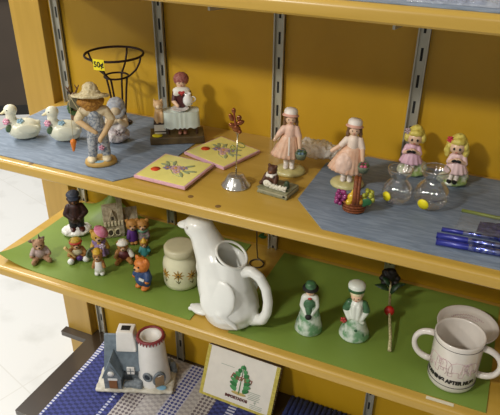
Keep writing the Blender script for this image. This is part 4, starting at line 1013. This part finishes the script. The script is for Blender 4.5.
# ------------------------------------------------------------------ black rose lying back towards the standard
p0 = Vector((.8130, -.2240, BT + .0045)); p1 = Vector((.7725, -.056, ZB + .037))
t = thing('artificial_rose', 'black artificial rose with wrapped pale stem leaning back beside green lady', 'flower', p0, 0)
d = (p1-p0)*100
g = G(mat('#cbbf94', .6, hex2='#a39c6c', scale=260)); g.tube([d*0, d*.15+Vector((.15, 0, .1)), d*.5+Vector((-.1, 0, .2)), d*.85+Vector((.1, 0, .1)), d], [.33, .28, .25, .22, .22]); g.obj('stem', t)
g = G(mat('#17100f', .55)); q = d.to_track_quat('Z', 'Y').to_matrix()
g.e(d, (.8, .8, 1.0)); g.e(d+Vector((0, -.2, .8)), (1.4, 1.2, 1.4)); g.e(d+Vector((.3, -.5, 1.7)), (.9, .8, .8)); g.e(d+Vector((-.8, -.5, 1.2)), (.8, .7, .8))
for ring, (n, rr, zz) in enumerate(((4, .6, .5), (6, 1.1, .0), (7, 1.4, -.5))):
    for i in range(n):
        a = 2*PI*i/n+ring*.5; g.e(d + q @ Vector((rr*math.cos(a), rr*math.sin(a), zz)), (.7, .7, .6), 0, u=10, v=8)
g.obj('bloom', t, remesh=.13, smooth=1)
g = G(mat('#1c3a1c', .5, hex2='#122812', scale=200))
def leafshape(g, a, b, w):
    a, b = Vector(a), Vector(b); ax = (b-a).normalized(); sd = ax.cross(Vector((0, -.35, 1))).normalized(); up = sd.cross(ax); n = 9; V = []
    for i in range(n):
        u = i/(n-1); c = a.lerp(b, u) + up*math.sin(PI*u)*.35; h = w*math.sin(PI*min(1, u*.93+.05))
        V += [c-sd*h+up*.15*h, c, c+sd*h+up*.15*h, c-sd*h+up*(.15*h-.08), c-up*.08, c+sd*h+up*(.15*h-.08)]
    F = []
    for i in range(n-1):
        a_ = i*6; b_ = a_+6
        F += [(a_, a_+1, b_+1, b_), (a_+1, a_+2, b_+2, b_+1), (a_+3, b_+3, b_+4, a_+4), (a_+4, b_+4, b_+5, a_+5), (a_, b_, b_+3, a_+3), (a_+2, a_+5, b_+5, b_+2)]
    F += [(0, 3, 4, 1), (1, 4, 5, 2), tuple(x+(n-1)*6 for x in (0, 1, 4, 3)), tuple(x+(n-1)*6 for x in (1, 2, 5, 4))]
    g._add(V, F, 0)
for a, b, w in ((d*.80, d*.80+Vector((-2.9, -.3, .7)), .6), (d*.86, d*.86+Vector((-1.8, .9, 1.2)), .5), (d*.74, d*.74+Vector((1.5, .9, 2.4)), .55), (d*.8, d*.8+Vector((2.6, .8, 1.9)), .5)): leafshape(g, a, b, w)
g.obj('leaves', t)
g = G(mat('#b8241e', .4)); c = d*.5+Vector((-.1, 0, .2)); g.e(c, (.95, .85, 1.0)); g.e(c+Vector((-.35, -.3, .2)), (.45, .45, .45)); g.e(c+Vector((.35, -.2, .15)), (.45, .45, .45)); g.obj('ribbon', t, remesh=.11)

# ------------------------------------------------------------------ two-handled mug
MUG = mat('#ded6cc', .25, coat=.5, var=.02)
t = thing('mug', 'large two-handled white mug with black lettering at the right shelf edge', 'mug', (.917, -.240, BT), -.07)
g = G(MUG); g.lathe([(0, 0), (3.3, 0), (3.55, .2), (3.75, .7), (3.78, 8.9), (3.86, 9.3), (3.82, 9.5), (3.66, 9.5), (3.52, 9.2), (3.45, 1.2), (3.0, .6), (0, .5)], u=56); g.obj('body', t)
for s in (-1, 1):
    g = G(MUG); pts = [(s*(3.7+2.95*math.sin(PI*i/16)**.8), 0, 5.3+2.7*math.cos(PI*i/16)) for i in range(17)]; g.tube(pts, [.42+.14*abs(i-8)/8 for i in range(17)], u=14); g.obj('handle', t)
LN = mat('#3a3634', .4)
for z in (8.55, 1.35):
    g = G(LN); g.torus((0, 0, z), 3.775, .055, n=64, u=6); g.obj('painted_band', t)
g = G(mat('#191515', .5)); g.text('MORNING AFTER MUG', .86, lambda x, y: oncyl(x/3.8-.07, 2.5+y*1.15, 3.80), 0, bold=.07); g.obj('lettering', t)
g = G(mat('#c3a6a6', .5))
def ele(a0, z0, k, fl=1):
    L1 = [(-1.5, 0), (-1.5, 1.6), (-1.2, 2.5), (-.4, 3.0), (.5, 2.9), (1.0, 2.5), (1.3, 2.9), (1.9, 3.0), (2.2, 2.4), (2.2, 1.4), (2.4, .6), (2.2, .1)]
    L2 = [(-1.5, 0), (-.8, 0), (-.8, .9), (.2, .9), (.2, 0), (.9, 0), (1.0, 1.1), (1.5, 1.2), (1.9, 1.0)]
    L3 = [(1.3, 2.7), (.9, 2.0), (1.2, 1.5), (1.6, 1.9), (1.5, 2.5)]
    for P in (L1, L2, L3): g.tube([oncyl(a0+fl*x*k/3.8, z0+y*k, 3.8) for x, y in P], .045, 0, 5)
for a in (-.75, .28): ele(a, 3.7, .95)
for a in (-.25, .85): ele(a, 4.3, .72, -1)
g.obj('elephant_drawing', t)

# dish behind the mug
t = thing('dish', 'round white dish with pinkish writing lying behind the two-handled mug', 'dish', (.927, -.107, BT), .1)
g = G(MUG); g.lathe([(0, .0), (3.4, 0), (4.6, .4), (5.3, 1.1), (5.35, 1.35), (5.15, 1.4), (4.5, .95), (4.1, .75), (0, .7)], u=56); g.obj('dish', t)
g = G(mat('#b58c94', .5))
for r, a0, a1 in ((3.3, .6, 2.6), (2.5, .8, 2.4), (1.7, .9, 2.3), (3.4, 3.4, 4.3)):
    n = int((a1-a0)*r*7)
    g.tube([((r+.22*math.sin(i*1.9))*math.cos(a0+(a1-a0)*i/n), (r+.22*math.sin(i*1.9))*math.sin(a0+(a1-a0)*i/n), .73) for i in range(n+1)], .05, 0, 5)
g.obj('scrolled_drawing', t)
# shelf label
g = G(mat('#d8cfb4', .5), scale=1); g.box((0, 0, .0006), (.042, .006, .0008)); lb = g.obj('label_strip'); lb.location = (.909, -.2965, ZB + .0003)
lb.rotation_euler = (0, 0, .02); tag(lb, 'narrow white label strip on the shelf edge below the mug', 'label')

# ------------------------------------------------------------------ lighthouse cottage
t = thing('lighthouse_cottage', 'ceramic grey-roofed cottage joined to a white lighthouse on striped runner', 'ornament', (.188, -.111, ZD + RT + .001), .38)
ROOF = mat('#75828c', .5, hex2='#65727c', scale=60); WHC = mat('#efede8', .4, coat=.2, var=.03); GRY = mat('#7e868c', .6, hex2='#6a7278', scale=90)
g = G(mat('#cfcabb', .55, hex2='#bdb7a6', scale=80)); g.box((0, -.5, .55), (19.6, 10.4, 1.1), bev=.4); g.e((-5, -4, .7), (3.4, 2.0, .6)); g.e((6, -4, .7), (3.8, 2.2, .6)); g.e((6.5, 3, .8), (3.2, 2.2, .8)); g.obj('base', t, remesh=.3, noise=(1.6, .6))
g = G(GRY, WHC); g.box((-3.0, 1.0, 3.8), (8.6, 6.0, 6.4), 0); g.obj('cottage_walls', t)
g = G(ROOF)
g.prism([(-4.0, 5.2), (3.6, 5.2), (.2, 13.6), (-.4, 13.6)], -4.6, 4.6, 0, T=lambda v: Vector((v.z-3.0, v.x+1.0, v.y))); g.obj('main_roof', t)
g = G(GRY, ROOF); g.box((-5.2, -3.4, 3.0), (4.2, 3.4, 4.8), 0); g.prism([(-2.5, 4.6), (2.5, 4.6), (0, 10.4)], -5.3, .6, 1, T=lambda v: Vector((v.x-5.2, v.z, v.y))); g.obj('porch', t)
g = G(GRY); g.prism([(-1.9, 5.0), (1.9, 5.0), (0, 9.0)], -5.42, -5.25, 0, T=lambda v: Vector((v.x-5.2, v.z, v.y))); g.obj('gable', t)
g = G(mat('#8a5c34', .5), WHC); g.box((-5.0, -5.2, 2.6), (2.0, .3, 2.6), 0, bev=.05); g.box((-5.0, -5.2, 4.4), (2.4, .3, .7), 1); g.obj('door', t)
g = G(WHC, GRY); g.lathe([(0, 0), (.8, 0), (.8, .2), (0, .2)], 0, (-5.2, -5.4, 6.4), 18, rot=(PI/2, 0, 0)); g.obj('round_window', t)
g = G(WHC, GRY); g.box((-.9, -3.0, 5.3), (1.9, .5, 2.1), 0, bev=.05); g.box((-.9, -3.28, 5.3), (.2, .05, 1.9), 1); g.box((-.9, -3.28, 5.3), (1.7, .05, .2), 1); g.obj('window', t)
g = G(WHC, DARK); g.box((-1.9, .6, 13.0), (5.0, 4.2, 6.0), 0, bev=.25, taper=.84); g.box((-1.9, .6, 16.05), (2.2, 1.6, .12), 1); g.obj('chimney', t)
TX, TY = 4.4, -.6
g = G(WHC, DARK); g.lathe([(0, .5), (4.3, .5), (4.2, 1.5), (3.8, 5), (3.45, 9), (3.2, 13.6), (3.15, 15.0), (2.1, 15.0), (1.9, 14.2), (0, 14.1)], 0, (TX, TY, 0), 44); g.obj('tower', t)
g = G(mat('#8e3a3e', .4)); g.torus((TX, TY, 15.0), 3.1, .38, n=48, sy=1)
for i in range(26):
    a = 2*PI*i/26; g.cap((TX+3.4*math.cos(a), TY+3.4*math.sin(a), 14.7), (TX+3.45*math.cos(a), TY+3.45*math.sin(a), 14.2), .24, .12, u=8)
g.obj('maroon_rim', t)
def ontow(a, z, r): return (TX+r*math.sin(a), TY-r*math.cos(a), z)
g = G(GRY, mat('#a88a66', .5), WHC)
a = .52; g.box(ontow(a, 3.3, 4.1), (2.4, .5, 3.6), 1, rot=(.08, 0, a), bev=.1); g.torus(ontow(a, 3.9, 4.02), 1.35, .38, 0, rot=(PI/2+.08, 0, a), n=24, sy=1.55); g.box(ontow(a, 4.6, 4.32), (1.1, .2, 1.0), 2, rot=(.08, 0, a)); g.obj('arched_door', t)
g = G(GRY, mat('#26303a', .4)); a = -.22; g.e(ontow(a, 4.6, 3.82), (.75, .4, .95), 1, rot=(0, 0, a)); g.torus(ontow(a, 4.6, 3.9), .95, .32, 0, rot=(PI/2, 0, a), n=24, sy=1.2); g.obj('arched_window', t)
g = G(GRY)
for c, r in (((-.9, -3.9, 1.6), 1.0), ((.2, -4.1, 1.5), 1.0), ((1.3, -4.3, 1.4), .9), ((.4, -3.5, 2.4), .9), ((1.4, -3.8, 2.2), .9), ((-2.0, -3.9, 1.4), .9)): g.e(c, r)
g.obj('rock_bushes', t, remesh=.2, noise=(.6, .4))
g = G(mat('#7fb0cc', .3, coat=.4)); g.e((6.9, -4.6, 1.45), (1.3, .8, .25)); g.obj('pond', t)
g = G(GRY); g.cap((9.0, 2.0, 1.0), (9.0, 2.0, 3.4), 1.0, .6); g.e((7.6, 3.4, 2.0), 1.3); g.obj('back_rocks', t, remesh=.2, noise=(.6, .4))

# ------------------------------------------------------------------ cigar box leaning on the back panel
lean = .47
t = thing('cigar_box', 'white cigar box with yellow borders and a green plant picture leaning upright', 'cigar box', (.452, -.0925, ZD + RT), -.02)
RX = Matrix.Rotation(-lean, 3, 'X')
def bx(x, y, z): return RX @ Vector((x, y, z))     # x across, z up the face, y into the box
WBX, HBX, DBX = 19.4, 12.9, 2.6
LAB = mat('#e6e1d6', .5, var=.03); YB = mat('#c9bb58', .45, hex2='#b8a846', scale=200)
g = G(mat('#4c3820', .5), LAB)
def rbox(g, c, dims, m=0, bev=0): g.box(bx(*c), dims, m, rot=(-lean, 0, 0), bev=bev)
rbox(g, (0, DBX/2+.25, HBX/2), (WBX, DBX-.5, HBX), 0, .08); g.obj('box', t)
g = G(LAB); rbox(g, (0, .12, HBX/2), (WBX, .24, HBX), 0, .04); g.obj('lid', t)
g = G(YB)
for x in (-WBX/2+.45, WBX/2-.45): rbox(g, (x, -.03, HBX/2), (.9, .06, HBX-.1))
for z in (.3,): rbox(g, (0, -.03, z), (WBX-1.8, .06, .6))
rbox(g, (WBX/2+.03, DBX/2+.1, .3), (.06, DBX, .5)); rbox(g, (WBX/2+.03, .1, HBX/2), (.06, .3, HBX)); g.obj('yellow_border', t)
g = G(mat('#cfc8b4', .6))
for i in range(22): rbox(g, (WBX/2+.04, .75+.35*(i % 2), .6+i*.56), (.06, .3, .26))
g.obj('edge_trim', t)
g = G(mat('#4f9a5a', .5), mat('#2f7a3e', .5), mat('#c0a860', .5))
for i in range(7):
    z = 4.2+i*.95; w = (2.2, 2.4, 2.3, 2.0, 1.6, 1.1, .6)[i]
    for s in (-1, 1): g.e(bx(.6+s*w*.55, -.04, z), (w*.66, .06, .56), (i+(s > 0)) % 2, rot=(-lean, s*-.45, 0), u=12, v=6)
g.cap(bx(.6, -.04, 3.4), bx(.6, -.04, 10.6), .14, .08, 1); g.e(bx(.6, -.04, 3.3), (2.0, .06, .4), 2, rot=(-lean, .0, 0)); g.obj('plant_picture', t)
TB = lambda dx, dz: (lambda x, y: bx(x+dx, -.15, y+dz))
g = G(mat('#8a4a34', .5)); g.text('Padrón', 2.0, TB(.5, 7.2), 0, bold=.03, shear=.35); g.obj('script_lettering', t)
g = G(mat('#5a2420', .5)); g.text('IMPORTADOS', .95, TB(.2, 2.05), 0, bold=.06); g.obj('lettering', t)
g = G(mat('#a9b0a2', .5))
for i in range(5): rbox(g, (4.6, -.02, 4.6-i*.42), (3.2-.3*(i % 2), .04, .18))
for i in range(3): rbox(g, (5.6, -.02, 1.75-i*.4), (3.2, .04, .16))
rbox(g, (5.2, -.02, 2.4), (.9, .04, .18)); rbox(g, (5.2, -.02, 2.4), (.18, .04, 1.0)); rbox(g, (-3.6, -.02, 9.2), (3.6, .04, .12)); g.obj('fine_print', t)

# ------------------------------------------------------------------ light, sky and camera
def area(name, loc, target, sx, sy, power, col=(1, .95, .86)):
    l = bpy.data.lights.new(name, 'AREA'); l.shape = 'RECTANGLE'; l.size = sx; l.size_y = sy; l.energy = power; l.color = col
    o = bpy.data.objects.new(name, l); COL.objects.link(o); o.location = loc
    o.rotation_euler = (Vector(target)-Vector(loc)).to_track_quat('-Z', 'Y').to_euler(); return o
tgt = (.45, -.12, -.05)
LC = (1, .975, .92)
area('ceiling_lamp', (-.31, -2.12, 1.42), tgt, .24, .16, 30, LC)           # bank of lamps behind the viewer, to the left
area('ceiling_lamp', (-1.35, -1.60, 1.08), (.05, -.15, -.2), .24, .18, 10.5, LC)   # bank of lamps to the left
area('ceiling_lamp', (-.45, -.62, 1.75), (-.3, -.45, -.8), .9, .15, 14, LC)   # lamp row over the aisle edge
area('ceiling_lamp', (-1.7, .2, 1.9), (-1.6, .3, -.8), 1.2, .6, 75, (1, .98, .95))
area('ceiling_lamp', (1.05, -2.55, 1.64), (.1, -.1, .05), .3, .18, 6, LC)    # bank of lamps behind the viewer, to the right
w = bpy.data.worlds.new('store_ambient'); SC.world = w; w.use_nodes = True
w.node_tree.nodes['Background'].inputs['Color'].default_value = (1, .97, .90, 1)
w.node_tree.nodes['Background'].inputs['Strength'].default_value = .25

cam = bpy.data.cameras.new('camera'); co = bpy.data.objects.new('camera', cam); COL.objects.link(co)
cam.sensor_fit = 'HORIZONTAL'; cam.sensor_width = 36; cam.lens = 596*36/500; cam.clip_start = .02
yaw, pit, rol = -.4169, .5169, .0087
F_ = Vector((math.sin(yaw)*math.cos(pit), math.cos(yaw)*math.cos(pit), -math.sin(pit)))
R_ = Vector((math.cos(yaw), -math.sin(yaw), 0)); U_ = R_.cross(F_)
R2 = R_*math.cos(rol)+U_*math.sin(rol); U2 = U_*math.cos(rol)-R_*math.sin(rol)
co.matrix_world = Matrix(((R2.x, U2.x, -F_.x, CAM.x), (R2.y, U2.y, -F_.y, CAM.y), (R2.z, U2.z, -F_.z, CAM.z), (0, 0, 0, 1)))
SC.camera = co
vs = SC.view_settings
vs.view_transform = 'Standard'; vs.look = 'None'; vs.gamma = 1; vs.exposure = 0.0; vs.use_curve_mapping = False
